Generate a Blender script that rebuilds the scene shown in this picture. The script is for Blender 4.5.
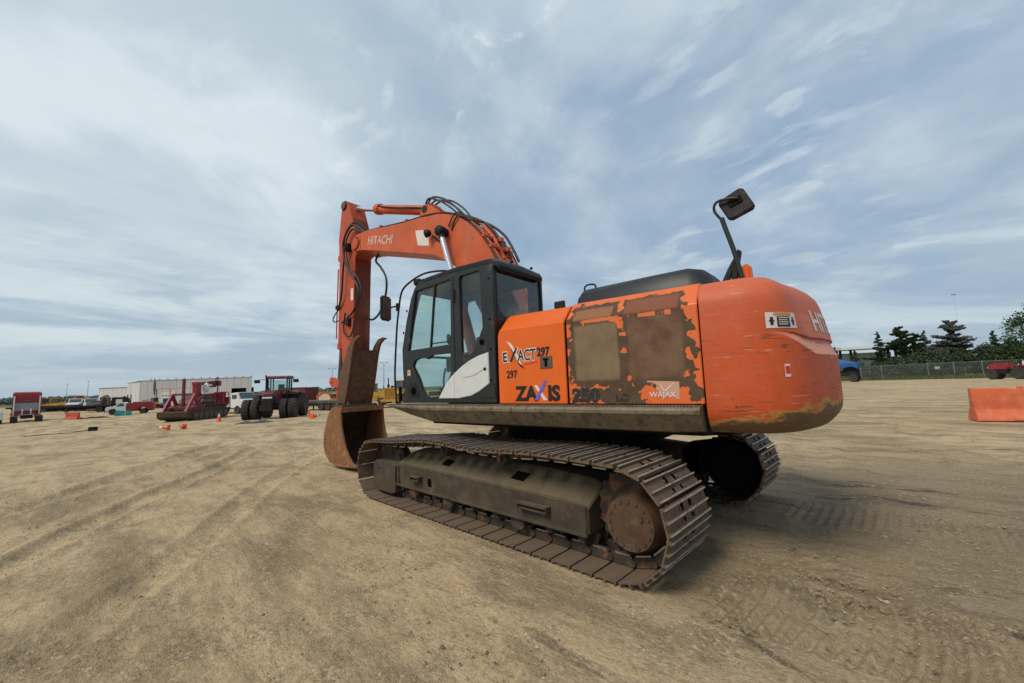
import bpy, bmesh, math, random
import numpy as np
from mathutils import Vector, Matrix, noise as mnoise
from mathutils.geometry import tessellate_polygon
R = math.radians
rnd = random.Random(7)
for o in list(bpy.data.objects): bpy.data.objects.remove(o)
sc = bpy.context.scene
col = sc.collection

# ------------------------------------------------------------ camera
cam = bpy.data.cameras.new('camera'); camo = bpy.data.objects.new('camera', cam); col.objects.link(camo)
F_PX, PITCH, ROLL, YAW = 407.26, .1033, -.03474, -.80507
cam.sensor_width = 36; cam.lens = 36 * F_PX / 1024; cam.clip_start = .05; cam.clip_end = 9000
fw = Vector((math.cos(YAW)*math.cos(PITCH), math.sin(YAW)*math.cos(PITCH), math.sin(PITCH)))
rt = Vector((math.sin(YAW), -math.cos(YAW), 0)); up = rt.cross(fw)
c_, s_ = math.cos(ROLL), math.sin(ROLL)
rx, ux = c_*rt + s_*up, -s_*rt + c_*up
m3 = Matrix((rx, ux, -fw)).transposed()
CAM = Vector((-3.5914, 4.5416, 1.5492))
camo.matrix_world = Matrix.Translation(CAM) @ m3.to_4x4()
sc.camera = camo

# ------------------------------------------------------------ render / exposure
sc.view_settings.view_transform = 'Standard'; sc.view_settings.look = 'None'
sc.view_settings.exposure = 0.0; sc.view_settings.gamma = 1; sc.view_settings.use_curve_mapping = False
SUN_EL, SUN_AZ = 48, 88          # direction TOWARDS the sun, azimuth from +X to +Y
# ------------------------------------------------------------ sun
sd = bpy.data.lights.new('sun', 'SUN'); so = bpy.data.objects.new('sun', sd); col.objects.link(so)
sd.energy = 2.7; sd.angle = R(24); sd.color = (1, .93, .80)
sdir = Vector((math.cos(R(SUN_EL))*math.cos(R(SUN_AZ)), math.cos(R(SUN_EL))*math.sin(R(SUN_AZ)), math.sin(R(SUN_EL))))
so.rotation_euler = (-sdir).to_track_quat('-Z', 'Y').to_euler()

# ------------------------------------------------------------ node helpers
class NT:
    def __init__(s, nt): s.nt = nt; s.n = nt.nodes; s.l = nt.links
    def new(s, t, **k):
        n = s.n.new(t)
        for a, b in k.items():
            if a == 'inp':
                for i, v in b.items(): s.set(n.inputs[i], v)
            else: setattr(n, a, b)
        return n
    def set(s, sock, v):
        if isinstance(v, bpy.types.NodeSocket): s.l.new(v, sock)
        elif v is not None:
            if sock.type == 'RGBA' and not hasattr(v, '__len__'): v = (v, v, v, 1)
            if sock.type == 'RGBA' and len(v) == 3: v = (*v, 1)
            sock.default_value = v
    def math(s, op, a, b=None, c=None, clamp=False):
        n = s.n.new('ShaderNodeMath'); n.operation = op; n.use_clamp = clamp
        s.set(n.inputs[0], a)
        if b is not None: s.set(n.inputs[1], b)
        if c is not None: s.set(n.inputs[2], c)
        return n.outputs[0]
    def mix(s, f, a, b, bt='MIX'):
        n = s.n.new('ShaderNodeMix'); n.data_type = 'RGBA'; n.blend_type = bt; n.clamp_factor = True
        s.set(n.inputs[0], f); s.set(n.inputs[6], a); s.set(n.inputs[7], b)
        return n.outputs[2]
    def noise(s, vec, scale, detail=4, rough=.55, dist=0, fac=True):
        n = s.n.new('ShaderNodeTexNoise'); n.inputs['Scale'].default_value = scale
        n.inputs['Detail'].default_value = detail; n.inputs['Roughness'].default_value = rough
        n.inputs['Distortion'].default_value = dist
        if vec is not None: s.l.new(vec, n.inputs['Vector'])
        return n.outputs['Fac' if fac else 'Color']
    def ramp(s, v, lo, hi, a=0., b=1., smooth=False):
        n = s.n.new('ShaderNodeMapRange'); n.clamp = True
        if smooth: n.interpolation_type = 'SMOOTHSTEP'
        s.set(n.inputs[0], v); s.set(n.inputs[1], lo); s.set(n.inputs[2], hi); s.set(n.inputs[3], a); s.set(n.inputs[4], b)
        return n.outputs[0]
    def mapping(s, vec, scale=(1,1,1), rot=(0,0,0), loc=(0,0,0)):
        n = s.n.new('ShaderNodeMapping'); s.l.new(vec, n.inputs[0])
        n.inputs['Scale'].default_value = scale; n.inputs['Rotation'].default_value = rot; n.inputs['Location'].default_value = loc
        return n.outputs[0]

# ------------------------------------------------------------ world: hazy bright sky with thin broken cloud
w = bpy.data.worlds.new('World'); sc.world = w; w.use_nodes = True
T = NT(w.node_tree)
bg = T.n['Background']; bg.inputs[1].default_value = .1
sky = T.new('ShaderNodeTexSky', sky_type='NISHITA', sun_disc=False)
sky.sun_elevation = R(SUN_EL); sky.sun_rotation = R(90 - SUN_AZ); sky.air_density = 1.0; sky.dust_density = 1.5; sky.ozone_density = 1.5
tc = T.new('ShaderNodeTexCoord'); nv = tc.outputs['Generated']
sep = T.new('ShaderNodeSeparateXYZ', inp={0: nv})
zz = T.math('ADD', T.math('MAXIMUM', sep.outputs[2], 0.0), .32)
comb = T.new('ShaderNodeCombineXYZ', inp={0: T.math('DIVIDE', sep.outputs[0], zz), 1: T.math('DIVIDE', sep.outputs[1], zz), 2: 0.0})
P = comb.outputs[0]
rotP = T.mapping(P, scale=(1, 1, 1), rot=(0, 0, R(62)))
big = T.noise(T.mapping(rotP, scale=(.75, .8, 1), loc=(3.1, 1.7, 0)), 1.0, 8, .58, .5)
med = T.noise(T.mapping(rotP, scale=(1.5, 1.7, 1), loc=(8.3, 4.2, 0)), 1.9, 7, .54, .35)
ripw = T.noise(T.mapping(P, scale=(1, 1, 1), loc=(4, 1, 0)), 1.3, 3, .5)
rip = T.noise(T.mapping(P, scale=(2.6, 6.0, 1), rot=(0, 0, R(-12)), loc=(1, 2, 0)), 1.7, 8, .52, .25)
puff = T.noise(T.mapping(P, scale=(1, 1.3, 1), rot=(0, 0, R(-12)), loc=(2.2, 7.4, 0)), 7.0, 7, .56, .3)
right = T.ramp(T.math('ADD', T.math('MULTIPLY', sep.outputs[0], -.85), T.math('MULTIPLY', sep.outputs[1], -.53)), -.25, .35, 0, 1, True)
glow = T.ramp(T.math('ADD', T.math('MULTIPLY', sep.outputs[0], .92), T.math('MULTIPLY', sep.outputs[1], .30)), .30, .85, 0, 1, True)
high = T.ramp(sep.outputs[2], .30, .60, 0, 1, True)
cov = T.math('ADD', T.math('MULTIPLY', big, .55), T.math('MULTIPLY', med, .40))
cov = T.math('ADD', cov, T.math('ADD', T.math('MULTIPLY', glow, .17), T.math('MULTIPLY', right, .03)))
cov = T.ramp(cov, .36, .64, .06, .94, True)
low = T.ramp(sep.outputs[2], .02, .27, 1, 0, True)
cov = T.math('MAXIMUM', cov, T.math('MULTIPLY', low, .93))
# rippled altocumulus overhead and to the right, a few small puffs
ripm = T.math('MULTIPLY', T.ramp(rip, .42, .66, 0, 1, True), T.math('MULTIPLY', right, T.ramp(ripw, .34, .60, 0, 1, True)))
pufm = T.math('MULTIPLY', T.ramp(puff, .50, .68, 0, 1, True), T.math('MULTIPLY', high, T.ramp(T.noise(T.mapping(P, loc=(9.2, 3.1, 0)), 1.7, 3, .5), .46, .60, 0, 1, True)))
cov = T.math('MAXIMUM', cov, T.math('MULTIPLY', T.math('MAXIMUM', ripm, pufm), .9))
shade = T.noise(T.mapping(rotP, scale=(1.0, 1.3, 1), loc=(5.1, 0.7, 0)), 1.8, 8, .56, .4)
lum = T.math('ADD', T.math('MULTIPLY', T.ramp(shade, .38, .62, 0, 1, True), .55), T.math('MULTIPLY', glow, .48))
lum = T.math('ADD', lum, T.math('MULTIPLY', T.math('MAXIMUM', ripm, pufm), .45))
ccol = T.mix(lum, (4.2, 5.25, 6.15), (7.1, 8.0, 8.45))
tilt = T.new('ShaderNodeCombineXYZ', inp={0: T.math('MULTIPLY', sep.outputs[0], 1.5), 1: T.math('MULTIPLY', sep.outputs[1], 1.5), 2: T.math('MULTIPLY', T.math('ADD', sep.outputs[2], T.math('MULTIPLY', sep.outputs[0], -.16)), 11.)}).outputs[0]
belt = T.noise(tilt, 1.35, 9, .60, .55); belt2 = T.noise(T.mapping(tilt, scale=(2.2, 2.2, 1.6), loc=(3, 5, 1)), 2.1, 8, .62, .5)
bl = T.math('ADD', T.math('MULTIPLY', belt, .7), T.math('MULTIPLY', belt2, .3))
hazeband = T.ramp(sep.outputs[2], .0, .11, 1, 0, True)
bcol = T.mix(T.ramp(bl, .40, .60, 0, 1, True), (3.7, 4.75, 5.75), (6.6, 7.5, 7.9))
bcol = T.mix(T.math('MULTIPLY', hazeband, .75), bcol, (3.9, 4.85, 5.45))
hz_c = T.mix(T.math('MULTIPLY', T.ramp(sep.outputs[2], .10, .42, 1, 0, True), .88), ccol, bcol)
skyb = T.mix(.9, sky.outputs[0], (2.9, 4.15, 5.8))
T.l.new(T.mix(cov, skyb, hz_c), bg.inputs[0])

# ------------------------------------------------------------ materials
def material(name, base=(.5,.5,.5), rough=.6, metal=0., spec=.4, var=.15, vscale=3., dust=0., dustc=(.30,.235,.16),
             rust=0., rustc=(.16,.07,.03), up=0., bump=0., bscale=40., coat=0., bdist=.01, emit=None, streak=False, chips=0., ribs=0.):
    m = bpy.data.materials.new(name); m.use_nodes = True; t = NT(m.node_tree); b = t.n['Principled BSDF']
    oc = t.new('ShaderNodeTexCoord').outputs['Object']
    c = base
    n1 = t.noise(oc, vscale, 5, .6)
    c = t.mix(t.ramp(n1, .3, .7), tuple(x*(1-var) for x in base), tuple(min(1, x*(1+var)) for x in base))
    r = rough
    if rust > 0:
        n2 = t.noise(oc, vscale*2.7, 8, .68, .4)
        f = t.ramp(n2, .62-.32*rust, .68-.2*rust)
        c = t.mix(f, c, t.mix(t.noise(oc, vscale*9, 4), tuple(x*.55 for x in rustc), tuple(x*1.6 for x in rustc)))
        r = t.math('ADD', t.math('MULTIPLY', f, .85-rough), rough)
    if chips > 0:
        n3 = t.noise(t.mapping(oc, scale=(1, 1, 2.2)), 9, 8, .7)
        f3 = t.ramp(n3, .70-.12*chips, .715-.12*chips)
        c = t.mix(f3, c, (.07, .045, .03))
    if dust > 0:
        if streak: dn = t.noise(t.mapping(oc, scale=(1, 1, .12)), 7, 6, .65)
        else: dn = t.noise(oc, vscale*1.9, 7, .65)
        c = t.mix(t.math('MULTIPLY', t.ramp(dn, .62-.35*dust, .85), min(1, .35+dust*.6)), c, dustc)
    if up > 0:
        nz = t.new('ShaderNodeSeparateXYZ', inp={0: t.new('ShaderNodeNewGeometry').outputs['Normal']}).outputs[2]
        c = t.mix(t.math('MULTIPLY', t.ramp(nz, .15, .75), t.ramp(t.noise(oc, 6, 6, .65), .25, .6, up*.55, up)), c, dustc)
    t.set(b.inputs['Base Color'], c)
    t.set(b.inputs['Roughness'], r); b.inputs['Metallic'].default_value = metal
    b.inputs['Specular IOR Level'].default_value = spec; b.inputs['Coat Weight'].default_value = coat
    if bump > 0:
        bn = t.new('ShaderNodeBump', inp={'Strength': bump, 'Distance': bdist, 'Height': t.noise(oc, bscale, 6, .6)})
        t.l.new(bn.outputs[0], b.inputs['Normal'])
    if ribs > 0:
        sx = t.new('ShaderNodeSeparateXYZ', inp={0: oc}); rb = t.math('FRACT', t.math('MULTIPLY', t.math('ADD', sx.outputs[0], sx.outputs[1]), ribs))
        c2 = t.mix(t.math('MULTIPLY', t.math('LESS_THAN', rb, .12), .30), c, (.12,.12,.12)); t.set(b.inputs['Base Color'], c2)
    if emit: b.inputs['Emission Color'].default_value = (*emit, 1); b.inputs['Emission Strength'].default_value = 1
    return m
def glass(name, tint=(.86,.935,.915), refl=.12, alpha=.9, rough=.03, dustamt=.10):
    m = bpy.data.materials.new(name); m.use_nodes = True; t = NT(m.node_tree); t.n.remove(t.n['Principled BSDF'])
    tr = t.new('ShaderNodeBsdfTransparent', inp={0: tint}); gl = t.new('ShaderNodeBsdfGlossy', inp={0: (.9,.95,.95), 'Roughness': rough})
    lw = t.new('ShaderNodeLayerWeight', inp={0: .5}); frf = t.math('ADD', t.math('MULTIPLY', t.math('POWER', lw.outputs['Facing'], 4.0), .55), .02); oc = t.new('ShaderNodeTexCoord').outputs['Object']
    mx = t.new('ShaderNodeMixShader', inp={0: t.math('ADD', frf, refl*.12), 1: tr.outputs[0], 2: gl.outputs[0]})
    df = t.new('ShaderNodeBsdfDiffuse', inp={0: (.42,.40,.34)})
    dn = t.math('MULTIPLY', t.ramp(t.noise(oc, 2.5, 3, .5), .4, .8), dustamt)
    m2 = t.new('ShaderNodeMixShader', inp={0: dn, 1: mx.outputs[0], 2: df.outputs[0]})
    t.l.new(m2.outputs[0], t.n['Material Output'].inputs[0]); return m
M = {}
M['orange'] = material('orange_paint', (.66,.117,.014), .42, var=.07, dust=.08, spec=.28, bump=.04, bscale=12)
M['boom'] = material('boom_paint', (.50,.088,.022), .5, var=.16, dust=.28, streak=True, chips=.35, spec=.4)
M['armp'] = material('arm_paint', (.42,.062,.020), .55, var=.2, dust=.25, streak=True, chips=.5, spec=.35)
M['charcoal'] = material('charcoal_paint', (.013,.0155,.0155), .45, var=.2, dust=.06, spec=.45)
M['hood'] = material('black_hood_plastic', (.016,.018,.019), .45, var=.15, dust=.08, spec=.4)
M['black'] = material('black_steel', (.013,.012,.011), .7, var=.3, dust=.12, spec=.3)
M['under'] = material('shade_black_steel', (.008,.0075,.007), .9, var=.3, spec=.15)  # near-black: shade under the machine and inside the tracks is painted in
M['whitep'] = material('silver_white_paint', (.56,.57,.56), .4, var=.05, dust=.15)
M['chrome'] = material('chromed_rod', (.75,.75,.76), .18, metal=1, var=.05, dust=.2)
M['hose'] = material('rubber_hose', (.018,.017,.016), .55, var=.2, dust=.15)
M['deck'] = material('worn_deck_steel', (.15,.12,.078), .62, metal=.15, var=.3, vscale=6, dust=.45, rust=.3, rustc=(.09,.05,.03), bump=.3, bscale=60, bdist=.004)
M['trackf'] = material('dusty_track_frame', (.048,.036,.023), .8, var=.35, dust=.45, dustc=(.135,.104,.062), up=.7, rust=.12, rustc=(.10,.055,.03), bump=.3, bscale=30)
M['roller'] = material('dirty_roller_steel', (.045,.034,.025), .75, metal=.2, var=.4, dust=.35, dustc=(.12,.09,.06), rust=.3, bump=.3, bscale=35)
M['shoe'] = material('rusty_track_shoe', (.125,.088,.058), .62, up=.35, metal=.15, var=.35, vscale=5, dust=.35, dustc=(.20,.155,.115), rust=.45, rustc=(.13,.066,.035), bump=.35, bscale=45)
M['shoetop'] = material('polished_grouser_edge', (.46,.40,.35), .42, metal=.4, var=.3, vscale=9, dust=.3, dustc=(.2,.15,.11), rust=.2)
M['hole'] = material('mud_hole', (.006,.005,.004), 1, spec=0)
M['linkshine'] = material('polished_chain_rail', (.5,.5,.5), .25, metal=.9, var=.3)
M['hub'] = material('rusty_drive_cover', (.085,.048,.028), .7, metal=.2, var=.35, vscale=4, dust=.3, rust=.35, rustc=(.10,.048,.024), bump=.25, bscale=25)
M['armback'] = material('shaded_arm_paint', (.17,.028,.012), .6, var=.3, dust=.25, streak=True, chips=.8, spec=.3)  # arm paint darkened to put in the shade on the back face
M['smallbarrier'] = material('faded_red_orange_plastic', (.42,.07,.035), .6, dust=.2)
M['tractorred'] = material('deep_red_tractor_paint', (.125,.012,.016), .45, var=.2, dust=.2)
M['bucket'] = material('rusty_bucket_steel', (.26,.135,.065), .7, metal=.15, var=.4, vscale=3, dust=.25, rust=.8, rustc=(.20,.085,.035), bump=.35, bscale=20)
M['bucketin'] = material('shaded_bucket_inside', (.035,.022,.014), .85, metal=.1, var=.4, rust=.5, rustc=(.07,.035,.02))  # inner steel darkened; the shade inside the bucket is in this colour
M['thumb'] = material('worn_thumb_steel', (.13,.078,.05), .55, metal=.35, var=.3, vscale=4, dust=.2, rust=.6, rustc=(.12,.055,.03), bump=.2, bscale=20)
M['steel'] = material('dark_bare_steel', (.09,.08,.07), .5, metal=.4, var=.3, dust=.25, rust=.3)
M['glass'] = glass('cab_glass')
M['darkglass'] = glass('dark_cab_glass', tint=(.86,.90,.89), refl=.2, dustamt=.06)
M['seat'] = material('grey_seat_fabric', (.045,.045,.048), .9)
M['mirror'] = material('mirror_glass', (.5,.55,.55), .05, metal=1, var=.02)
M['letter_black'] = material('black_lettering', (.012,.011,.012), .5, var=.2)
M['letter_white'] = material('white_lettering', (.62,.56,.52), .6, var=.1)
M['letter_boom'] = material('pale_lettering', (.55,.36,.30), .6, var=.15)
M['letter_blue'] = material('blue_lettering', (.10,.12,.50), .5)
M['letter_red'] = material('red_mark', (.55,.02,.02), .5)
M['decalorange'] = material('decal_amber', (.55,.22,.05), .5)
M['redp'] = material('red_machine_paint', (.24,.016,.022), .5, var=.2, dust=.25)
M['darkred'] = material('dark_red_paint', (.10,.012,.016), .55, var=.3, vscale=2, dust=.3, rust=.2)
M['yellowp'] = material('yellow_machine_paint', (.52,.30,.045), .55, var=.2, dust=.3)
M['orangebg'] = material('orange_machine_paint', (.58,.15,.03), .5, var=.2, dust=.25)
M['bluep'] = material('blue_machine_paint', (.04,.10,.26), .5, var=.2)
M['whitev'] = material('white_vehicle_paint', (.62,.63,.62), .4, var=.08, dust=.2)
M['tyre'] = material('dusty_tyre_rubber', (.032,.029,.025), .9, var=.3, dust=.45, dustc=(.13,.105,.075))
M['rim'] = material('grey_wheel_rim', (.30,.30,.30), .5, metal=.4, dust=.3)
M['vglass'] = material('vehicle_window_glass', (.05,.065,.07), .08, spec=.8, var=.2)
M['cone'] = material('orange_traffic_cone', (.75,.085,.02), .5, var=.1, dust=.15)
M['cone_band'] = material('white_cone_band', (.75,.75,.74), .5)
M['barrier'] = material('orange_barrier_plastic', (.56,.115,.042), .55, var=.18, vscale=3, dust=.40, dustc=(.42,.27,.17), chips=.3, bump=.1, bscale=8)
M['panelwall'] = material('pale_wall_cladding', (.50,.49,.47), .7, var=.05, vscale=.1, ribs=.35)
M['panelwall2'] = material('grey_wall_cladding', (.38,.38,.375), .7, var=.06, vscale=.1, ribs=.35)
M['roofm'] = material('grey_metal_roof', (.33,.34,.35), .6)
M['darkopen'] = material('dark_doorway', (.02,.021,.022), .9)
M['pole'] = material('galvanised_pole', (.20,.20,.20), .6, metal=.4)
M['bark'] = material('conifer_bark', (.07,.05,.035), .95, var=.3)
M['tarp'] = material('blue_tarp', (.02,.09,.26), .5, var=.3, vscale=2)
M['cyan'] = material('turquoise_paint', (.03,.30,.31), .6, var=.15)
M['cloth'] = material('grey_plastic_sheet', (.06,.065,.075), .6, var=.4, vscale=3)
M['concrete'] = material('pale_concrete', (.42,.41,.39), .8)
def foliage(name, a, b):
    m = bpy.data.materials.new(name); m.use_nodes = True; t = NT(m.node_tree); p = t.n['Principled BSDF']
    gi = t.new('ShaderNodeNewGeometry'); oc = t.new('ShaderNodeTexCoord').outputs['Object']
    t.set(p.inputs['Base Color'], t.mix(t.math('ADD', T_half(t, gi.outputs['Random Per Island']), T_half(t, t.noise(oc, .6, 3))), a, b))
    p.inputs['Roughness'].default_value = .8; p.inputs['Specular IOR Level'].default_value = .2
    return m
def T_half(t, v): return t.math('MULTIPLY', v, .5)
M['pine'] = foliage('dark_pine_needles', (.040,.060,.028), (.115,.150,.070))
M['spruce'] = foliage('blue_green_spruce_needles', (.038,.060,.038), (.11,.15,.09))
M['pinegrey'] = foliage('grey_green_pine_needles', (.05,.058,.052), (.12,.13,.11))
M['leaf'] = foliage('bright_leaves', (.035,.08,.022), (.11,.20,.05))
M['farwood'] = foliage('haze_paled_wood_leaves', (.085,.105,.085), (.13,.155,.12))  # leaf colours paled to stand in for distance haze
M['grass'] = foliage('rough_grass', (.05,.075,.025), (.14,.15,.06))

# ------------------------------------------------------------ mesh builder
class MB:
    def __init__(s): s.v = []; s.f = []; s.m = []
    def add(s, vs, fs, mat=0, X=None):
        o = len(s.v)
        for p in vs:
            p = Vector(p); s.v.append(X @ p if X else p)
        for f in fs: s.f.append(tuple(i+o for i in f)); s.m.append(mat)
        return s
    def box(s, c, d, mat=0, X=None, rot=None):
        x, y, z = d[0]/2, d[1]/2, d[2]/2
        vs = [Vector((a*x, b*y, e*z)) for a in (-1,1) for b in (-1,1) for e in (-1,1)]
        if rot:
            from mathutils import Euler
            e = Euler(rot).to_matrix(); vs = [e @ v for v in vs]
        vs = [v + Vector(c) for v in vs]
        return s.add(vs, [(0,1,3,2),(4,6,7,5),(0,4,5,1),(2,3,7,6),(0,2,6,4),(1,5,7,3)], mat, X)
    def prism(s, poly, ax, v0, v1, mat=0, X=None, holes=(), capmat=None):
        def P3(p, v): return {0: (v, p[0], p[1]), 1: (p[0], v, p[1]), 2: (p[0], p[1], v)}[ax]
        loops = [list(poly)] + [list(h) for h in holes]
        tris = tessellate_polygon([[Vector((p[0], p[1], 0)) for p in l] for l in loops])
        flat = [p for l in loops for p in l]; n = len(flat)
        vs = [P3(p, v0) for p in flat] + [P3(p, v1) for p in flat]
        fs = []
        if not holes: fs = [tuple(range(n)), tuple(range(2*n-1, n-1, -1))]
        else: fs = [tuple(t) for t in tris] + [tuple(i+n for i in reversed(t)) for t in tris]
        s.add(vs, fs, mat if capmat is None else capmat, X); o = len(s.v) - 2*n; b = 0
        for l in loops:
            k = len(l)
            for i in range(k):
                j = (i+1) % k; s.f.append((o+b+i, o+b+j, o+n+b+j, o+n+b+i)); s.m.append(mat)
            b += k
        return s
    def cyl(s, p0, p1, r0, r1=None, seg=16, mat=0, X=None, caps=True):
        p0, p1 = Vector(p0), Vector(p1); r1 = r0 if r1 is None else r1
        d = (p1-p0).normalized(); a = d.orthogonal().normalized(); b = d.cross(a)
        vs = []
        for p, r in ((p0, r0), (p1, r1)):
            for i in range(seg):
                t = 2*math.pi*i/seg; vs.append(p + (a*math.cos(t)+b*math.sin(t))*r)
        fs = [(i, (i+1)%seg, seg+(i+1)%seg, seg+i) for i in range(seg)]
        if caps: fs += [tuple(range(seg-1,-1,-1)), tuple(range(seg, 2*seg))]
        return s.add(vs, fs, mat, X)
    def lathe(s, prof, c, axis, seg=24, mat=0, X=None):   # prof: list of (along, radius); closed ends by tiny radius
        axis = Vector(axis).normalized(); a = axis.orthogonal().normalized(); b = axis.cross(a); c = Vector(c)
        vs = []; n = len(prof)
        for (h, r) in prof:
            for i in range(seg):
                t = 2*math.pi*i/seg; vs.append(c + axis*h + (a*math.cos(t)+b*math.sin(t))*max(r, 1e-4))
        fs = []
        for k in range(n-1):
            for i in range(seg): fs.append((k*seg+i, k*seg+(i+1)%seg, (k+1)*seg+(i+1)%seg, (k+1)*seg+i))
        fs += [tuple(range(seg-1,-1,-1)), tuple(range((n-1)*seg, n*seg))]
        return s.add(vs, fs, mat, X)
    def tube(s, pts, r, seg=8, mat=0, X=None, smooth=6):
        pts = [Vector(p) for p in pts]
        if smooth and len(pts) > 2:
            q = []
            for i in range(len(pts)-1):
                p0 = pts[max(i-1,0)]; p1 = pts[i]; p2 = pts[i+1]; p3 = pts[min(i+2, len(pts)-1)]
                for k in range(smooth):
                    t = k/smooth
                    q.append(.5*((2*p1)+(p2-p0)*t+(2*p0-5*p1+4*p2-p3)*t*t+(3*p1-p0-3*p2+p3)*t**3))
            q.append(pts[-1]); pts = q
        n = len(pts); vs = []; prev = None
        for i, p in enumerate(pts):
            d = (pts[min(i+1,n-1)]-pts[max(i-1,0)]).normalized()
            a = d.orthogonal().normalized() if prev is None else (prev - d*prev.dot(d)).normalized()
            prev = a; b = d.cross(a)
            for k in range(seg):
                t = 2*math.pi*k/seg; vs.append(p+(a*math.cos(t)+b*math.sin(t))*r)
        fs = [(i*seg+k, i*seg+(k+1)%seg, (i+1)*seg+(k+1)%seg, (i+1)*seg+k) for i in range(n-1) for k in range(seg)]
        fs += [tuple(range(seg-1,-1,-1)), tuple(range((n-1)*seg, n*seg))]
        return s.add(vs, fs, mat, X)
    def loft(s, rings, mat=0, X=None, caps=True, closed=True):
        n = len(rings[0]); vs = [p for r_ in rings for p in r_]; fs = []
        for k in range(len(rings)-1):
            for i in range(n if closed else n-1): fs.append((k*n+i, k*n+(i+1)%n, (k+1)*n+(i+1)%n, (k+1)*n+i))
        if caps: fs += [tuple(range(n-1,-1,-1)), tuple(range((len(rings)-1)*n, len(rings)*n))]
        return s.add(vs, fs, mat, X)
    def build(s, name, mats, parent=None, bevel=0., angle=38, rotz=None, seg=2):
        me = bpy.data.meshes.new(name); me.from_pydata([tuple(v) for v in s.v], [], s.f)
        if not isinstance(mats, (list, tuple)): mats = [mats]
        for m in mats: me.materials.append(m)
        me.polygons.foreach_set('material_index', s.m)
        bm = bmesh.new(); bm.from_mesh(me)
        bmesh.ops.recalc_face_normals(bm, faces=bm.faces)
        if bevel > 0:
            ed = [e for e in bm.edges if len(e.link_faces) == 2 and e.calc_face_angle(0) > R(35)]
            bmesh.ops.bevel(bm, geom=ed, offset=bevel, segments=seg, affect='EDGES', clamp_overlap=True)
        for f in bm.faces: f.smooth = True
        for e in bm.edges:
            if len(e.link_faces) == 2: e.smooth = e.calc_face_angle(0) < R(angle)
        bm.to_mesh(me); bm.free(); me.update()
        o = bpy.data.objects.new(name, me); col.objects.link(o)
        if parent is not None: o.parent = parent
        if rotz is not None: o.rotation_euler.z = rotz
        if bevel > 0:
            wn = o.modifiers.new('weighted', 'WEIGHTED_NORMAL'); wn.keep_sharp = True
        return o
def thing(name, label, cat, loc=(0,0,0), rz=0, group=None):
    o = bpy.data.objects.new(name, None); col.objects.link(o); o.location = loc; o.rotation_euler.z = rz
    o.empty_display_size = .2; o['label'] = label; o['category'] = cat
    if group: o['group'] = group
    return o
def tag(o, label=None, cat=None, group=None, kind=None):
    if label: o['label'] = label
    if cat: o['category'] = cat
    if group: o['group'] = group
    if kind: o['kind'] = kind
    return o
def copy_tree(o, parent=None):
    c = o.copy(); col.objects.link(c); c.parent = parent
    for ch in list(o.children): copy_tree(ch, c)
    return c
def text_geo(st, size, extrude=.0, offset=0., shear=0., align='LEFT', spacing=1.):
    cu = bpy.data.curves.new('text_outline', 'FONT'); cu.body = st; cu.size = size; cu.extrude = extrude; cu.offset = offset; cu.shear = shear
    cu.align_x = align; cu.resolution_u = 3; cu.space_character = spacing
    o = bpy.data.objects.new('text_outline', cu); col.objects.link(o)
    dg = bpy.context.evaluated_depsgraph_get(); dg.update()
    me = o.evaluated_get(dg).to_mesh()
    vs = [tuple(v.co) for v in me.vertices]; fs = [tuple(p.vertices) for p in me.polygons]
    o.evaluated_get(dg).to_mesh_clear(); bpy.data.objects.remove(o); bpy.data.curves.remove(cu)
    return vs, fs

# ------------------------------------------------------------ terrain
def ss(t): t = min(max(t, 0.), 1.); return t*t*(3-2*t)
def hz(x, y): return ss((y+60)/40)*(-0.8*ss((x-8)/40)-0.5*ss((x-70)/100))
def ssn(t): t = np.clip(t, 0, 1); return t*t*(3-2*t)
_rs = np.random.RandomState(3); _lat = _rs.rand(256, 256)
def vnoise(x, y):
    xi = np.floor(x).astype(int); yi = np.floor(y).astype(int); fx = x-xi; fy = y-yi
    fx = fx*fx*(3-2*fx); fy = fy*fy*(3-2*fy)
    a = _lat[xi%256, yi%256]; b = _lat[(xi+1)%256, yi%256]; c = _lat[xi%256, (yi+1)%256]; d = _lat[(xi+1)%256, (yi+1)%256]
    return (a*(1-fx)+b*fx)*(1-fy)+(c*(1-fx)+d*fx)*fy-.5
def fbm(x, y, o=4):
    r = 0; a = 1
    for k in range(o): r = r+a*vnoise(x*2**k+17.3*k, y*2**k+9.1*k); a *= .5
    return r
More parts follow.
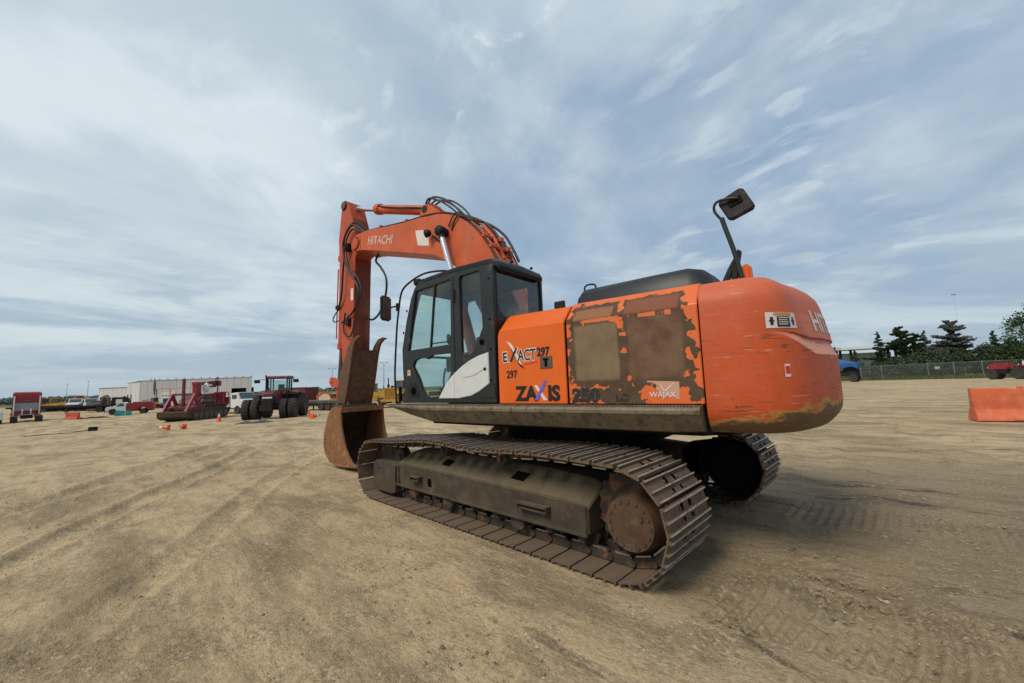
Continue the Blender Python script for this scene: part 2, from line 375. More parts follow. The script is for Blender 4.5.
def make_ground():
    half = R(62)
    az = np.concatenate([np.linspace(-half, half, 860), np.linspace(half, 2*math.pi-half, 60)[1:-1]]) + YAW
    r = [.9]
    while r[-1] < 8: r.append(r[-1]*1.0052)
    while r[-1] < 45: r.append(r[-1]*1.0085)
    while r[-1] < 7000: r.append(r[-1]*1.06)
    r = np.array(r); A, Rr = np.meshgrid(az, r)
    X = CAM.x+Rr*np.cos(A); Y = CAM.y+Rr*np.sin(A)
    Z = ssn((Y+60)/40)*(-0.8*ssn((X-8)/40)-0.5*ssn((X-70)/100))
    fade = np.clip(1-(Rr-25)/30, 0, 1)
    ca, sa = math.cos(R(-29)), math.sin(R(-29))
    U = X*ca+Y*sa; V = -X*sa+Y*ca
    H = .036*fbm(U*.16, V*.9, 3)+.045*fbm(X*.35+5, Y*.35, 3)+.012*fbm(U*1.2, V*4.5, 4)+.014*fbm(X*4, Y*4, 4)+.007*np.maximum(fbm(X*11, Y*11, 3), 0)
    # wheel ruts crossing the left foreground
    def rut(px, py, ang, wd, dep, l0, l1, lug=0.):
        c2, s2 = math.cos(ang), math.sin(ang)
        u = (X-px)*c2+(Y-py)*s2; v = -(X-px)*s2+(Y-py)*c2+.06*np.sin(u*.9+px)
        k = ssn((u-l0)/1.2)*ssn((l1-u)/1.2)
        prof = -np.exp(-(v/wd)**4)+.55*np.exp(-((np.abs(v)-wd*1.35)/(wd*.4))**2)
        g = dep*prof*k*(.6+.8*(vnoise(u*1.3+3, v*2)+.5))
        if lug: g = g+lug*np.sin(2*math.pi*(u+np.abs(v)*.7)/.17)*np.exp(-(v/wd)**4)*k
        return g
    H += rut(3.2, 4.72, R(-28), .17, .050, -5, 8, .007)
    H += rut(5.2, 5.5, R(-30), .2, .045, -5, 9, .007)
    H += rut(1.6, 3.9, R(-30), .17, .022, -4, 9, .005)
    H += rut(9, 3.0, R(-35), .3, .03, -7, 9)
    H += rut(-2, -6, R(-80), .3, .022, -9, 14, .004)
    H += rut(-5, -5, R(-75), .3, .026, -7, 14, .004)
    H += rut(2, -12, R(-12), .35, .03, -14, 14)
    H += rut(-1, -17, R(-8), .35, .03, -14, 14)
    # crawler print behind the near track
    v = (Y-1.30-.10*(-2.3-X)**1.0*(X < -2.3)*-1); u = -2.25-X
    k = ssn(u/.25)*ssn((2.9-u)/1.6)*ssn((.50-np.abs(v))/.08)
    H += k*(.012*np.sin(2*math.pi*(u+.25*v*v)/.095)-.010+.010*fbm(X*9, Y*9, 3))*(0.5+1.1*(vnoise(X*3, Y*3)+.5))
    H += .028*np.exp(-((u-.12)/.12)**2)*ssn((.6-np.abs(Y-1.3))/.2)
    v2 = Y+1.30; k2 = ssn(u/.25)*ssn((3.5-u)/1.6)*ssn((.46-np.abs(v2))/.08)
    H += k2*(.010*np.sin(2*math.pi*u/.095)-.008)
    near = ssn((np.maximum(np.maximum(np.abs(X)-2.2, 0), np.maximum(np.abs(Y)-1.75, 0)))/.5)
    H = H*np.where((np.abs(X) < 2.2) | (np.abs(Y) > 1.75), near, near)
    Z = Z+H*fade
    n0, n1 = A.shape; vs = np.stack([X, Y, Z], -1).reshape(-1, 3)
    i, j = np.meshgrid(np.arange(n0-1), np.arange(n1), indexing='ij'); j2 = (j+1) % n1
    q = np.stack([i*n1+j, i*n1+j2, (i+1)*n1+j2, (i+1)*n1+j], -1).reshape(-1, 4)
    vs = np.vstack([vs, [[CAM.x, CAM.y, 0]]]); cidx = len(vs)-1
    tri = [(cidx, (k+1) % n1, k) for k in range(n1)]
    me = bpy.data.meshes.new('ground'); me.vertices.add(len(vs)); me.vertices.foreach_set('co', vs.ravel())
    nl = q.size+3*len(tri); me.loops.add(nl); me.loops.foreach_set('vertex_index', np.concatenate([q.ravel(), np.array(tri).ravel()]))
    me.polygons.add(len(q)+len(tri))
    me.polygons.foreach_set('loop_start', np.concatenate([np.arange(len(q))*4, len(q)*4+np.arange(len(tri))*3]))
    me.update(calc_edges=True); me.validate(); me.polygons.foreach_set('use_smooth', [True]*len(me.polygons))
    o = bpy.data.objects.new('ground', me); col.objects.link(o); o['kind'] = 'structure'
    m = bpy.data.materials.new('dry_packed_dirt'); m.use_nodes = True; t = NT(m.node_tree); b = t.n['Principled BSDF']
    oc = t.new('ShaderNodeTexCoord').outputs['Object']
    st = t.mapping(oc, rot=(0, 0, R(29)), scale=(.28, 1., 1.))
    st2 = t.mapping(oc, rot=(0, 0, R(72)), scale=(.30, 1., 1.))
    n_s = t.noise(st, .9, 12, .70, .25); n_s2 = t.noise(st2, 1.1, 12, .70, .25); n_b = t.noise(oc, .12, 5, .55); n_m = t.noise(oc, 1.7, 12, .72, .3)
    n_f = t.noise(oc, 26, 6, .7); n_g = t.noise(oc, 90, 3, .6)
    c = t.mix(t.ramp(n_b, .36, .64), (.49,.358,.202), (.60,.450,.270))
    sp = t.new('ShaderNodeSeparateXYZ', inp={0: oc})
    side = t.ramp(t.math('ADD', sp.outputs[0], t.math('MULTIPLY', sp.outputs[1], -.6)), 0, 5)
    c = t.mix(t.math('MULTIPLY', t.ramp(n_s, .50, .62), .75), c, (.25,.175,.095))
    c = t.mix(t.math('MULTIPLY', t.ramp(n_s, .48, .36), .75), c, (.58,.43,.255))
    c = t.mix(t.math('MULTIPLY', t.ramp(n_s2, .50, .62), .75), c, (.19,.137,.082))
    c = t.mix(t.math('MULTIPLY', t.ramp(n_m, .50, .62), .55), c, (.25,.18,.105))
    # damp darker dirt on the right-hand side of the machine
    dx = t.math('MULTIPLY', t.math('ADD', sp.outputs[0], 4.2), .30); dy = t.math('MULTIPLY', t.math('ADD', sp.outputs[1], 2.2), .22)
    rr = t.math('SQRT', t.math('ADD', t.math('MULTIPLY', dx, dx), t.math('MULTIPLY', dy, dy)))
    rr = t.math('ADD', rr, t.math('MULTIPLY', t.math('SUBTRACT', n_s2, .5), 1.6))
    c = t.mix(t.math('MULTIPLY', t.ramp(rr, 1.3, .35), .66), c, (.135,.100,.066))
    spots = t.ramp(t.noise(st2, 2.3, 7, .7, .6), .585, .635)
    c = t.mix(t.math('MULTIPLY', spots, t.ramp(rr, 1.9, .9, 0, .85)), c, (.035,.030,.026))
    c = t.mix(t.math('MULTIPLY', t.ramp(n_f, .42, .70), .40), c, (.19,.135,.078))
    c = t.mix(t.math('MULTIPLY', t.ramp(n_g, .58, .72), .45), c, (.50,.40,.28))
    vo1 = t.new('ShaderNodeTexVoronoi'); vo1.inputs['Scale'].default_value = 42; t.l.new(oc, vo1.inputs[0]); g1 = t.new('ShaderNodeSeparateColor', inp={0: vo1.outputs['Color']}).outputs[0]
    vo2 = t.new('ShaderNodeTexVoronoi'); vo2.inputs['Scale'].default_value = 120; t.l.new(oc, vo2.inputs[0]); g2 = t.new('ShaderNodeSeparateColor', inp={0: vo2.outputs['Color']}).outputs[1]
    grit = t.math('MULTIPLY', t.ramp(n_m, .40, .60), .8)
    c = t.mix(t.math('MULTIPLY', t.ramp(g1, .72, .80), t.math('MULTIPLY', grit, .55)), c, (.15,.108,.068))
    c = t.mix(t.math('MULTIPLY', t.ramp(g1, .10, .04), t.math('MULTIPLY', grit, .7)), c, (.56,.46,.33))
    c = t.mix(t.math('MULTIPLY', t.ramp(g2, .70, .85), .24), c, (.17,.125,.08))
    c = t.mix(t.math('MULTIPLY', t.ramp(g2, .20, .08), .24), c, (.58,.47,.33))
    grassm = t.ramp(t.math('ADD', t.math('MULTIPLY', sp.outputs[1], -1), t.math('MULTIPLY', t.math('SUBTRACT', n_b, .5), 18)), 86, 89)
    c = t.mix(grassm, c, t.mix(n_m, (.07,.09,.035), (.15,.15,.07)))
    farm = t.ramp(sp.outputs[0], 260, 330)
    c = t.mix(farm, c, (.10,.12,.06))
    t.set(b.inputs['Base Color'], c); b.inputs['Roughness'].default_value = .95; b.inputs['Specular IOR Level'].default_value = .12
    vo = t.new('ShaderNodeTexVoronoi'); vo.inputs['Scale'].default_value = 38; t.l.new(oc, vo.inputs[0])
    peb = t.math('MULTIPLY', t.ramp(vo.outputs['Distance'], .35, .05), t.ramp(n_m, .45, .62))
    hgt = t.math('ADD', t.math('MULTIPLY', n_f, .55), t.math('ADD', t.math('MULTIPLY', n_g, .22), t.math('ADD', t.math('MULTIPLY', peb, .22), t.math('MULTIPLY', t.noise(st, 6, 6, .65), .9))))
    bn = t.new('ShaderNodeBump', inp={'Strength': .85, 'Distance': .045, 'Height': hgt})
    t.l.new(bn.outputs[0], b.inputs['Normal'])
    me.materials.append(m); return o
make_ground()

# scattered stones: nobody could count them
def make_gravel():
    b = MB(); r_ = random.Random(11)
    for _ in range(9000):
        d = 1.2+11*r_.random()**1.6; a = YAW+R(r_.uniform(-56, 56)); x = CAM.x+d*math.cos(a); y = CAM.y+d*math.sin(a)
        if abs(x) < 2.5 and abs(y) < 1.8: continue
        s = r_.choice((.003,.004,.004,.005,.006,.007,.009,.013))*r_.uniform(.7, 1.3)
        if mnoise.noise((x*.8, y*.8, 0)) < r_.uniform(-.5, .25) : continue
        vs = []
        for v in ((1,0,0),(0,1,0),(-1,0,0),(0,-1,0),(0,0,.8),(0,0,-.6)):
            k = r_.uniform(.7, 1.3)*s; vs.append((x+v[0]*k*1.2, y+v[1]*k, hz(x, y)+.002+v[2]*k))
        b.add(vs, [(0,1,4),(1,2,4),(2,3,4),(3,0,4),(1,0,5),(2,1,5),(3,2,5),(0,3,5)], r_.choice((0,0,0,1,2)))
    o = b.build('gravel', [material('stone_tan', (.30,.225,.14), .9), material('stone_pale', (.40,.33,.24), .9), material('stone_dark', (.12,.10,.08), .9)], angle=10)
    tag(o, 'small loose stones scattered over the dry dirt yard', kind='stuff')
make_gravel()
# crumbled soil along the wheel ruts and the crawler print
def make_clods():
    b = MB(); r_ = random.Random(21)
    lines = [((3.2,4.72), R(-28), -5, 8, .26), ((5.2,5.5), R(-30), -5, 9, .30), ((1.6,3.9), R(-30), -4, 8, .25), ((-3.4,1.95), R(180), -1.0, 1.6, .12), ((-3.4,.75), R(180), -1.0, 1.6, .12), ((-2.5,1.3), R(90), -.5, .5, .12), ((-5,-5), R(-75), -6, 10, .45)]
    for _ in range(9500):
        if r_.random() < .62:
            (px, py), an, l0, l1, wd = r_.choice(lines); u = r_.uniform(l0, l1); v = r_.choice((-1,1))*wd+r_.gauss(0, wd*.35)
            x = px+u*math.cos(an)-v*math.sin(an); y = py+u*math.sin(an)+v*math.cos(an)
        else:
            d = 1.6+10*r_.random()**1.3; a = YAW+R(r_.uniform(-56, 56)); x = CAM.x+d*math.cos(a); y = CAM.y+d*math.sin(a)
            if mnoise.noise((x*.7+9, y*.7, 0)) < r_.uniform(-.2, .35): continue
        if abs(x) < 2.35 and abs(y) < 1.85: continue
        s = .004+.010*r_.random()**3; vs = []
        q = Vector((r_.random(), r_.random(), r_.random()))*50
        for v in ((1,0,0),(.3,.95,0),(-.8,.6,0),(-.8,-.6,0),(.3,-.95,0),(.4,.3,.7),(-.4,.2,.75),(0,-.5,.65),(0,0,-.5)):
            k = s*(1+.6*mnoise.noise(Vector(v)*1.3+q)); vs.append((x+v[0]*k*1.15, y+v[1]*k, hz(x, y)+.002+v[2]*k))
        b.add(vs, [(0,1,5),(1,6,5),(1,2,6),(2,3,6),(3,7,6),(3,4,7),(4,0,7),(0,5,7),(5,6,7),(1,0,8),(2,1,8),(3,2,8),(4,3,8),(0,4,8)], r_.choice((0,0,1)))
    o = b.build('soil_crumbs', [material('dry_soil_crumb', (.27,.20,.125), .95), material('dark_soil_crumb', (.17,.125,.08), .95)], angle=20)
    tag(o, 'crumbled dry soil along the wheel ruts', kind='stuff')
make_clods()

# ============================================================ EXCAVATOR
SW = .10532
ex = thing('excavator', 'large orange crawler excavator with black cab and worn brown-stained panel, bucket resting on dirt', 'excavator')
def U(b, name, mats, parent=None, bevel=0., **k):      # part of the slewing upper structure
    p = ex if parent is None else parent
    return b.build(name, mats, p, bevel, rotz=(SW if p is ex else None), **k)
# ---------------- tracks
GA = 1.305; SHW = .80; NS = 48
def track_path():
    pts = []
    cr, rr_ = Vector((-1.87, .455)), .425; cf, rf = Vector((2.03, .415)), .385
    for k in range(13):                                   # rear sprocket, bottom to top
        t = R(-90-180*k/12*1.0); pts.append((cr.x+rr_*math.cos(t), cr.y+rr_*math.sin(t)))
    pts += [(-1.45,.892),(-1.0,.895),(-.55,.872),(-.1,.858),(.35,.880),(.72,.885),(1.15,.850),(1.6,.812)]
    for k in range(13):
        t = R(88-178*k/12); pts.append((cf.x+rf*math.cos(t), cf.y+rf*math.sin(t)))
    pts += [(1.2,.030),(.4,.030),(-.5,.030),(-1.3,.030)]
    # densify with Catmull-Rom
    n = len(pts); out = []
    for i in range(n):
        p0, p1, p2, p3 = [Vector(pts[(i+k) % n]) for k in (-1,0,1,2)]
        for k in range(8):
            t = k/8; out.append(.5*((2*p1)+(p2-p0)*t+(2*p0-5*p1+4*p2-p3)*t*t+(3*p1-p0-3*p2+p3)*t**3))
    L = [0]
    for i in range(len(out)): L.append(L[-1]+(out[(i+1) % len(out)]-out[i]).length)
    return out, L
TP, TL = track_path()
def path_at(s):
    s = s % TL[-1]
    import bisect
    i = min(bisect.bisect_right(TL, s)-1, len(TP)-1); t = (s-TL[i])/max(1e-9, TL[i+1]-TL[i])
    return TP[i].lerp(TP[(i+1) % len(TP)], t)
pitch = TL[-1]/NS
def shoe_mesh():
    b = MB(); h = pitch/2
    sec = [(-h-.012,-.004),(h-.004,-.004),(h+.012,.004),(h+.012,.012),(h-.010,.012)]
    sec = [(-h+.015,-.006),(h-.006,-.006),(h-.006,.006)]
    for g in (h-.020, 0.0, -h+.026):
        sec += [(g+.011,.006),(g+.006,.028),(g-.006,.028),(g-.011,.006)]
    sec += [(-h+.015,.006)]
    W = SHW/2
    b.prism(sec, 1, -W, W)
    for g in (h-.020, 0.0, -h+.026): b.box((g,0,.0285), (.0125,SHW-.004,.003), 1)
    for y in (-.075,.075):
        b.box((.045,y,.0075), (.05,.034,.006), 2); b.box((-.045,y,.0075), (.03,.03,.006), 2)
    for y in (-.12,.12):
        for x in (-.052,.04): b.cyl((x,y,.004),(x,y,.017),.013,seg=6,mat=0)
    return b
shoe_src = None
rj = random.Random(5)
def make_track(sy):
    global shoe_src
    b = MB()
    for k in range(NS):                                  # chain links inside the shoes
        a = path_at(k*pitch); c = path_at((k+1)*pitch); d = (c-a).normalized(); n = Vector((-d.y, d.x))
        cm = (a+c)/2
        nin = n if (Vector((0.1,.45))-cm).dot(n) > 0 else -n
        for yy in (-.095,.095):
            m = cm+nin*.052; ang = math.atan2(d.y, d.x)
            b.box((m.x, sy*GA+yy, m.y), (pitch*.80,.042,.078), 0, rot=(0,-ang,0))
            m2 = cm+nin*.0965
            b.box((m2.x, sy*GA+yy, m2.y), (pitch*.62,.036,.012), 1, rot=(0,-ang,0))
        m3_ = a+nin*.05; b.cyl((m3_.x, sy*GA-.13, m3_.y), (m3_.x, sy*GA+.13, m3_.y), .030, seg=8)
    tr = b.build('track', [M['roller'], M['linkshine']], ex)
    for k in range(NS):
        a = path_at(k*pitch); c = path_at((k+1)*pitch); cm = (a+c)/2; d = (c-a).normalized()
        out = Vector((-d.y, d.x))
        if (Vector((0.1,.45))-cm).dot(out) > 0: out = -out
        if shoe_src is None:
            o = shoe_mesh().build('track_shoe', [M['shoe'], M['shoetop'], M['hole']], tr); shoe_src = o
        else:
            o = shoe_src.copy(); col.objects.link(o); o.parent = tr
        xa = Vector((d.x, 0, d.y)); za = Vector((out.x, 0, out.y)); ya = za.cross(xa)
        j = R(rj.uniform(-.5,.5))
        mm = Matrix((xa, ya, za)).transposed().to_4x4(); mm = mm @ Matrix.Rotation(j, 4, 'Z')
        o.matrix_local = Matrix.Translation((cm.x, sy*GA, cm.y)) @ mm
    return tr
def make_track_frame(sy):
    y0, y1, yi = sy*(GA+.215), sy*(GA-.04), sy*(GA-.24)
    b = MB()
    # side box with a sloping top that sheds dirt; cut-outs for mud
    def sec(x, ze, zt, zb):
        return [Vector((x, yi, zb)), Vector((x, y0, zb)), Vector((x, y0, ze)), Vector((x, y1, zt)), Vector((x, yi, zt))]
    b.loft([sec(-1.52,.46,.60,.245), sec(-1.40,.49,.665,.225), sec(-.9,.50,.70,.22), sec(.6,.515,.72,.215), sec(1.35,.52,.70,.21), sec(1.62,.50,.62,.205)])
    b.box((0.05, y0+sy*.012, .235), (3.12, .03, .030))                      # lower lip rail
    b.box((-1.48, y0+sy*.006, .36), (.05,.02,.25)); b.box((1.56, y0+sy*.006, .36), (.05,.02,.25))
    fr = b.build('track_frame', M['trackf'], ex, .008)
    g = MB()                                               # idler yoke
    g.prism([(1.60,.12),(1.72,.09),(2.14,.10),(2.22,.20),(2.22,.42),(2.16,.505),(1.68,.52),(1.60,.47)], 1, sy*(GA+.10), sy*(GA+.245))
    g.box((2.05, sy*(GA+.247), .40), (.05,.008,.014), 1)
    g.prism([(1.60,.14),(2.2,.14),(2.2,.46),(1.6,.5)], 1, sy*(GA-.25), sy*(GA-.12))
    g.build('idler_guard', [M['trackf'], M['hole']], fr, .014)
    b = MB(); b.lathe([(-.11,.28),(-.10,.33),(-.05,.345),(-.045,.365),(.045,.365),(.05,.345),(.10,.33),(.11,.28)], (2.03, sy*GA, .415), (0,1,0), 32)
    b.cyl((2.03, sy*GA-.2, .415), (2.03, sy*GA+.2, .415), .09)
    b.build('idler_wheel', M['roller'], fr)
    # cut-outs drawn as near-black inserts; their inner shade is put into the colour
    for x, sl in ((.82,0),(.58,1),(-.63,1)):
        b = MB()
        if sl:
            X = Matrix.Translation((x, sy*(GA+.10), .605)) @ Matrix.Rotation(sy*R(-39), 4, 'X')
            b.prism([(-.10,-.045),(.07,-.055),(.11,.045),(-.07,.055)], 2, -.03, .004, X=X)
        else: b.prism([(x-.045,.30),(x+.045,.30),(x+.055,.40),(x-.03,.41)], 1, sy*(GA+.20), sy*(GA+.2175))
        b.build('mud_opening', M['hole'], fr, .004)
    for x in (1.08, -.92):                                # steps / lashing lugs
        b = MB(); w_ = .09 if x > 1 else .18
        b.box((x, sy*(GA+.255), .40), (w_*2,.075,.020)); b.box((x, sy*(GA+.25), .355), (w_*2,.06,.015))
        b.box((x-w_, sy*(GA+.25), .38), (.015,.07,.06)); b.box((x+w_, sy*(GA+.25), .38), (.015,.07,.06))
        b.build('step', M['trackf'], fr, .003)
    src = None
    for k in range(9):
        x = -1.42+k*.365
        if src is None:
            b = MB(); b.lathe([(-.14,.045),(-.135,.062),(-.10,.065),(-.095,.098),(-.07,.105),(-.065,.082),(.065,.082),(.07,.105),(.095,.098),(.10,.065),(.135,.062),(.14,.045)], (0,0,0), (0,1,0), 20)
            b.box((0,.155,.035), (.10,.05,.11)); b.box((0,-.155,.035), (.10,.05,.11))
            b.cyl((0,-.19,0),(0,.19,0),.040,seg=12)
            src = b.build('track_roller', M['roller'], fr); o = src
        else: o = src.copy(); col.objects.link(o); o.parent = fr
        o.location = (x, sy*GA, .195)
    for x in (-.66,.48,1.22):                             # chain guards
        b = MB(); b.prism([(x-.10,.22),(x+.10,.22),(x+.085,.13),(x+.05,.105),(x-.05,.105),(x-.085,.13)], 1, sy*(GA+.15), sy*(GA+.205))
        b.build('chain_guard', M['roller'], fr, .008)
    for x in (-.42,.58):
        b = MB(); b.lathe([(-.1,.05),(-.095,.075),(-.06,.075),(-.055,.06),(.055,.06),(.06,.075),(.17,.075),(.18,.045)], (x, sy*GA, .765), (0,1,0), 18)
        b.box((x, sy*(GA-.12), .72), (.12,.1,.14)); b.cyl((x, sy*(GA-.1), .765), (x, sy*(GA+.2), .765), .03)
        b.build('carrier_roller', M['roller'], fr)
    # sprocket and final drive
    b = MB(); poly = []
    for k in range(42):
        t = 2*math.pi*k/42; r_ = .375 if k % 2 == 0 else .335
        poly.append((-1.87+r_*math.cos(t), .455+r_*math.sin(t)))
    b.prism(poly, 1, sy*(GA-.035), sy*(GA+.035))
    b.build('drive_sprocket', M['roller'], fr, .006)
    b = MB(); c = (-1.915, sy*GA, .420)
    b.lathe([(.0,.275),(.03,.27),(.06,.250),(.14,.222),(.225,.210),(.24,.202),(.242,.05)], c, (0,sy,0), 40)
    for k in range(16):
        t = 2*math.pi*k/16; p = Vector((c[0]+.174*math.cos(t), c[1]+sy*.236, c[2]+.174*math.sin(t)))
        b.cyl(p, p+Vector((0,sy*.015,0)), .013, seg=6)
    b.cyl((c[0]-.1,c[1]+sy*.24,c[2]+.06),(c[0]-.1,c[1]+sy*.256,c[2]+.06),.02,seg=8)
    b.build('final_drive', M['hub'], fr, .0)
    b = MB(); b.lathe([(-.24,.31),(-.02,.31),(0,.29)], c, (0,sy,0), 32); b.build('travel_motor', M['under'], fr)  # blackened to stand in for the shade inside the track
    b = MB(); b.prism([(-1.35,.24),(-1.58,.30),(-1.72,.55),(-1.66,.74),(-1.42,.70),(-1.30,.6)], 1, sy*(GA-.24), sy*(GA-.08))
    b.build('drive_bracket', M['under'], fr, .01)
    return fr
for sy in (1, -1): make_track(sy); make_track_frame(sy)
# ---------------- car body
b = MB()
b.box((0,0,.62), (1.5,1.5,.34)); b.lathe([(-.14,.70),(.12,.66),(.20,.66)], (0,0,.80), (0,0,1), 40)
for sx in (-1,1):
    for sy in (-1,1):
        b.loft([[Vector((sx*.35+a, sy*.5, z)) for a, z in ((-.25,.42),(.25,.42),(.25,.78),(-.25,.78))],
                [Vector((sx*.85+a, sy*1.10, z)) for a, z in ((-.24,.30),(.24,.30),(.24,.62),(-.24,.62))]])
b.build('car_body', M['under'], ex, .01)
b = MB(); b.lathe([(0,.62),(0,.68),(.05,.70),(.09,.70),(.09,.62)], (0,0,.985), (0,0,1), 40)
b.build('swing_bearing', M['under'], ex)
# ---------------- revolving frame
b = MB()
b.prism([(-2.55,-1.0),(-2.55,1.0),(-2.25,1.36),(-.2,1.36),(1.0,1.34),(1.5,.5),(1.5,-.4),(1.55,-1.3),(-2.3,-1.36)], 2, 1.08, 1.30)
b.prism([(.2,-.42),(.2,.42),(1.1,.3),(1.1,-.3)], 2, 1.20, 1.9)
b.box((-.9,0,1.0), (1.4,1.2,.2))
b.cyl((-1.0,.9,.78),(-1.0,.9,1.1),.05); 
U(b, 'revolving_frame', M['under'], bevel=.01)
b = MB()        # side walkway: rounded tread bar with an inclined lower face
sec = [(1.47,1.325),(1.505,1.315),(1.522,1.29),(1.52,1.262),(1.50,1.24),(1.41,1.115),(1.36,1.10),(1.30,1.14),(1.30,1.33)]
rings = []
for x, k in ((1.80,.97),(1.78,.90),(1.60,.62),(1.35,.34),(.95,0),(-1.2,0),(-2.05,0),(-2.27,.06)):
    rings.append([Vector((x, y, 1.325-(1.325-z)*(1-k) if k < 1 else 1.3)) for y, z in sec])
b.loft(rings)
U(b, 'side_walkway', M['deck'], bevel=.004)
b = MB()
for i in range(150):
    x = 1.70-i*.0262; b.box((x,1.495,1.3265), (.006,.05,.004))
U(b, 'walkway_tread', M['deck'])
# ---------------- cab
cab = MB()
win1 = [(1.27,2.847),(.596,2.887),(.604,2.066),(1.434,2.048)]
win2 = [(1.341,1.833),(1.30,1.90),(1.22,1.925),(1.12,1.93),(1.04,1.905),(.95,1.955),(.607,1.955),(.607,1.72),(.68,1.60),(.795,1.44),(.84,1.41),(1.004,1.405),(1.08,1.44),(1.16,1.534),(1.22,1.66)]
win3 = [(.432,2.87),(.41,2.895),(.098,2.905),(.067,2.22),(.12,2.12),(.20,1.99),(.259,1.915),(.379,1.915),(.41,1.95),(.423,2.36)]
side = [(1.505,1.345),(1.56,1.75),(1.575,2.07),(1.48,2.45),(1.375,2.76),(1.30,2.89),(1.20,2.975),(1.05,2.995),(-.03,3.015),(-.10,2.99),(-.122,2.93),(-.123,1.345)]
cab.prism(side, 1, 1.335, 1.38, holes=(win1, win2, win3))
sideR = [p for p in side]
cab.prism(sideR, 1, .36, .40, holes=([(1.25,2.83),(.1,2.87),(.1,2.1),(1.42,2.05)],))
rw = [(1.315,2.90),(.455,2.925),(.42,2.90),(.40,2.45),(1.16,2.33),(1.25,2.38),(1.30,2.50)]
cab.prism([(1.335,1.345),(1.335,3.00),(.40,3.01),(.40,1.345)], 0, -.123, -.08, holes=(rw,))
# front frame
def fx(z): return 1.575-(.0 if z < 2.07 else (z-2.07)*.235)
for y in (1.30,.44):
    cab.loft([[Vector((x+dx, y+dy, z)) for dx, dy in ((-.05,-.035),(.0,-.035),(.0,.035),(-.05,.035))] for x, z in ((1.505,1.36),(1.56,1.75),(1.57,2.07),(1.478,2.45),(1.37,2.76),(1.28,2.90))])
cab.box((1.50,.87,1.37), (.05,.95,.06)); cab.box((1.25,.87,2.94), (.10,.95,.07)); cab.box((1.55,.87,1.98), (.04,.92,.035))
cab.box((.72,.87,1.355), (1.66,.98,.03))
cabo = U(cab, 'cab', M['charcoal'], bevel=.006)
b = MB()   # roof cap: crowned
rings = []
for x, ins, zz_ in ((-.165,.05,2.955),(-.15,.02,2.985),(-.08,.0,3.03),(.5,.0,3.045),(1.05,.0,3.02),(1.22,.02,2.985),(1.31,.07,2.90)):
    rings.append([Vector((x, y, z)) for y, z in ((1.385-ins,zz_-.075),(1.392-ins,zz_-.03),(1.33-ins,zz_),(.87,zz_+.025),(.42+ins,zz_),(.37+ins,zz_-.03),(.375+ins,zz_-.075))])
b.loft(rings)
for x in (1.12,.95,.78,.45,.15): b.cyl((x,1.392,2.965),(x,1.402,2.965),.012,seg=8,mat=0)
U(b, 'cab_roof', M['charcoal'], cabo, bevel=.008)
b = MB(); b.box((-.155,.88,2.915), (.05,.84,.035)); b.cyl((-.12,1.02,3.03),(-.12,1.02,3.055),.02); b.cyl((-.12,.60,3.03),(-.12,.60,3.06),.02)
U(b, 'rear_visor', M['black'], cabo, bevel=.006)
def pane(name, poly, ax, v, mt, parent=None):
    q = MB(); q.prism(poly, ax, v-.003, v+.003); return U(q, name, mt, cabo if parent is None else parent)
def grow(poly, d):
    cx = sum(p[0] for p in poly)/len(poly); cy = sum(p[1] for p in poly)/len(poly)
    return [(cx+(p[0]-cx)*(1+d), cy+(p[1]-cy)*(1+d)) for p in poly]
pane('door_window', grow(win1,.02), 1, 1.352, M['glass']); pane('lower_door_window', grow(win2,.02), 1, 1.352, M['glass'])
pane('side_window', grow(win3,.03), 1, 1.352, M['darkglass'])
pane('right_window', [(1.42,2.85),(.08,2.88),(.08,2.08),(1.44,2.03)], 1, .385, M['glass'])
pane('rear_window', grow(rw,.03), 0, -.10, M['darkglass'])
q = MB(); q.loft([[Vector((x, y, z)) for y in (1.33,.41) for x in ((x0, x0+.006) if y > 1 else (x0+.006, x0))] for x0, z in ((1.515,1.40),(1.545,1.75),(1.56,2.05),(1.47,2.45),(1.36,2.76),(1.27,2.90))])
U(q, 'windshield', M['glass'], cabo)
b = MB()
b.loft([[Vector((x+dx, 1.362+dy, z)) for dx, dy in ((-.012,-.012),(.012,-.012),(.012,.012),(-.012,.012))] for x, z in ((.99,2.06),(.895,2.87))])
b.box((.62,1.366,2.12),(.035,.02,.05)); b.box((.80,1.36,2.105),(.38,.012,.014))
U(b, 'window_bar', M['black'], cabo)
b = MB(); b.box((.531,1.386,2.665), (.045,.022,.17)); U(b, 'door_handle', M['black'], cabo, bevel=.008)
b = MB(); b.prism([(.533,2.92),(.541,2.92),(.533,1.36),(.525,1.36)], 1, 1.3795, 1.3815); U(b, 'door_seam', M['hole'], cabo)
for z in (2.78,2.3,1.95,1.6): b = MB(); b.cyl((-.05,1.38,z),(-.05,1.386,z),.012,seg=8); U(b, 'rivet', M['hole'], cabo)
b = MB(); b.lathe([(0,.035),(.008,.035),(.01,.022),(.011,.001)], (.078,1.38,2.045), (0,1,0), 16); U(b, 'door_lock', M['hole'], cabo)
for z, x in ((2.6,1.46),(2.3,1.535)): b = MB(); b.box((x,1.383,z),(.02,.01,.03)); U(b, 'hinge', M['hole'], cabo)
b = MB(); b.prism([(1.44,1.41),(1.44,1.56),(1.40,1.60),(1.30,1.60),(1.25,1.56),(1.21,1.48),(1.21,1.41)], 1, 1.378, 1.384)
U(b, 'foot_recess_plate', M['black'], cabo, bevel=.002)
b = MB(); b.lathe([(0,.052),(.004,.052),(.005,.001)], (1.325,1.384,1.495), (0,1,0), 20); U(b, 'vent_opening', M['hole'], cabo)
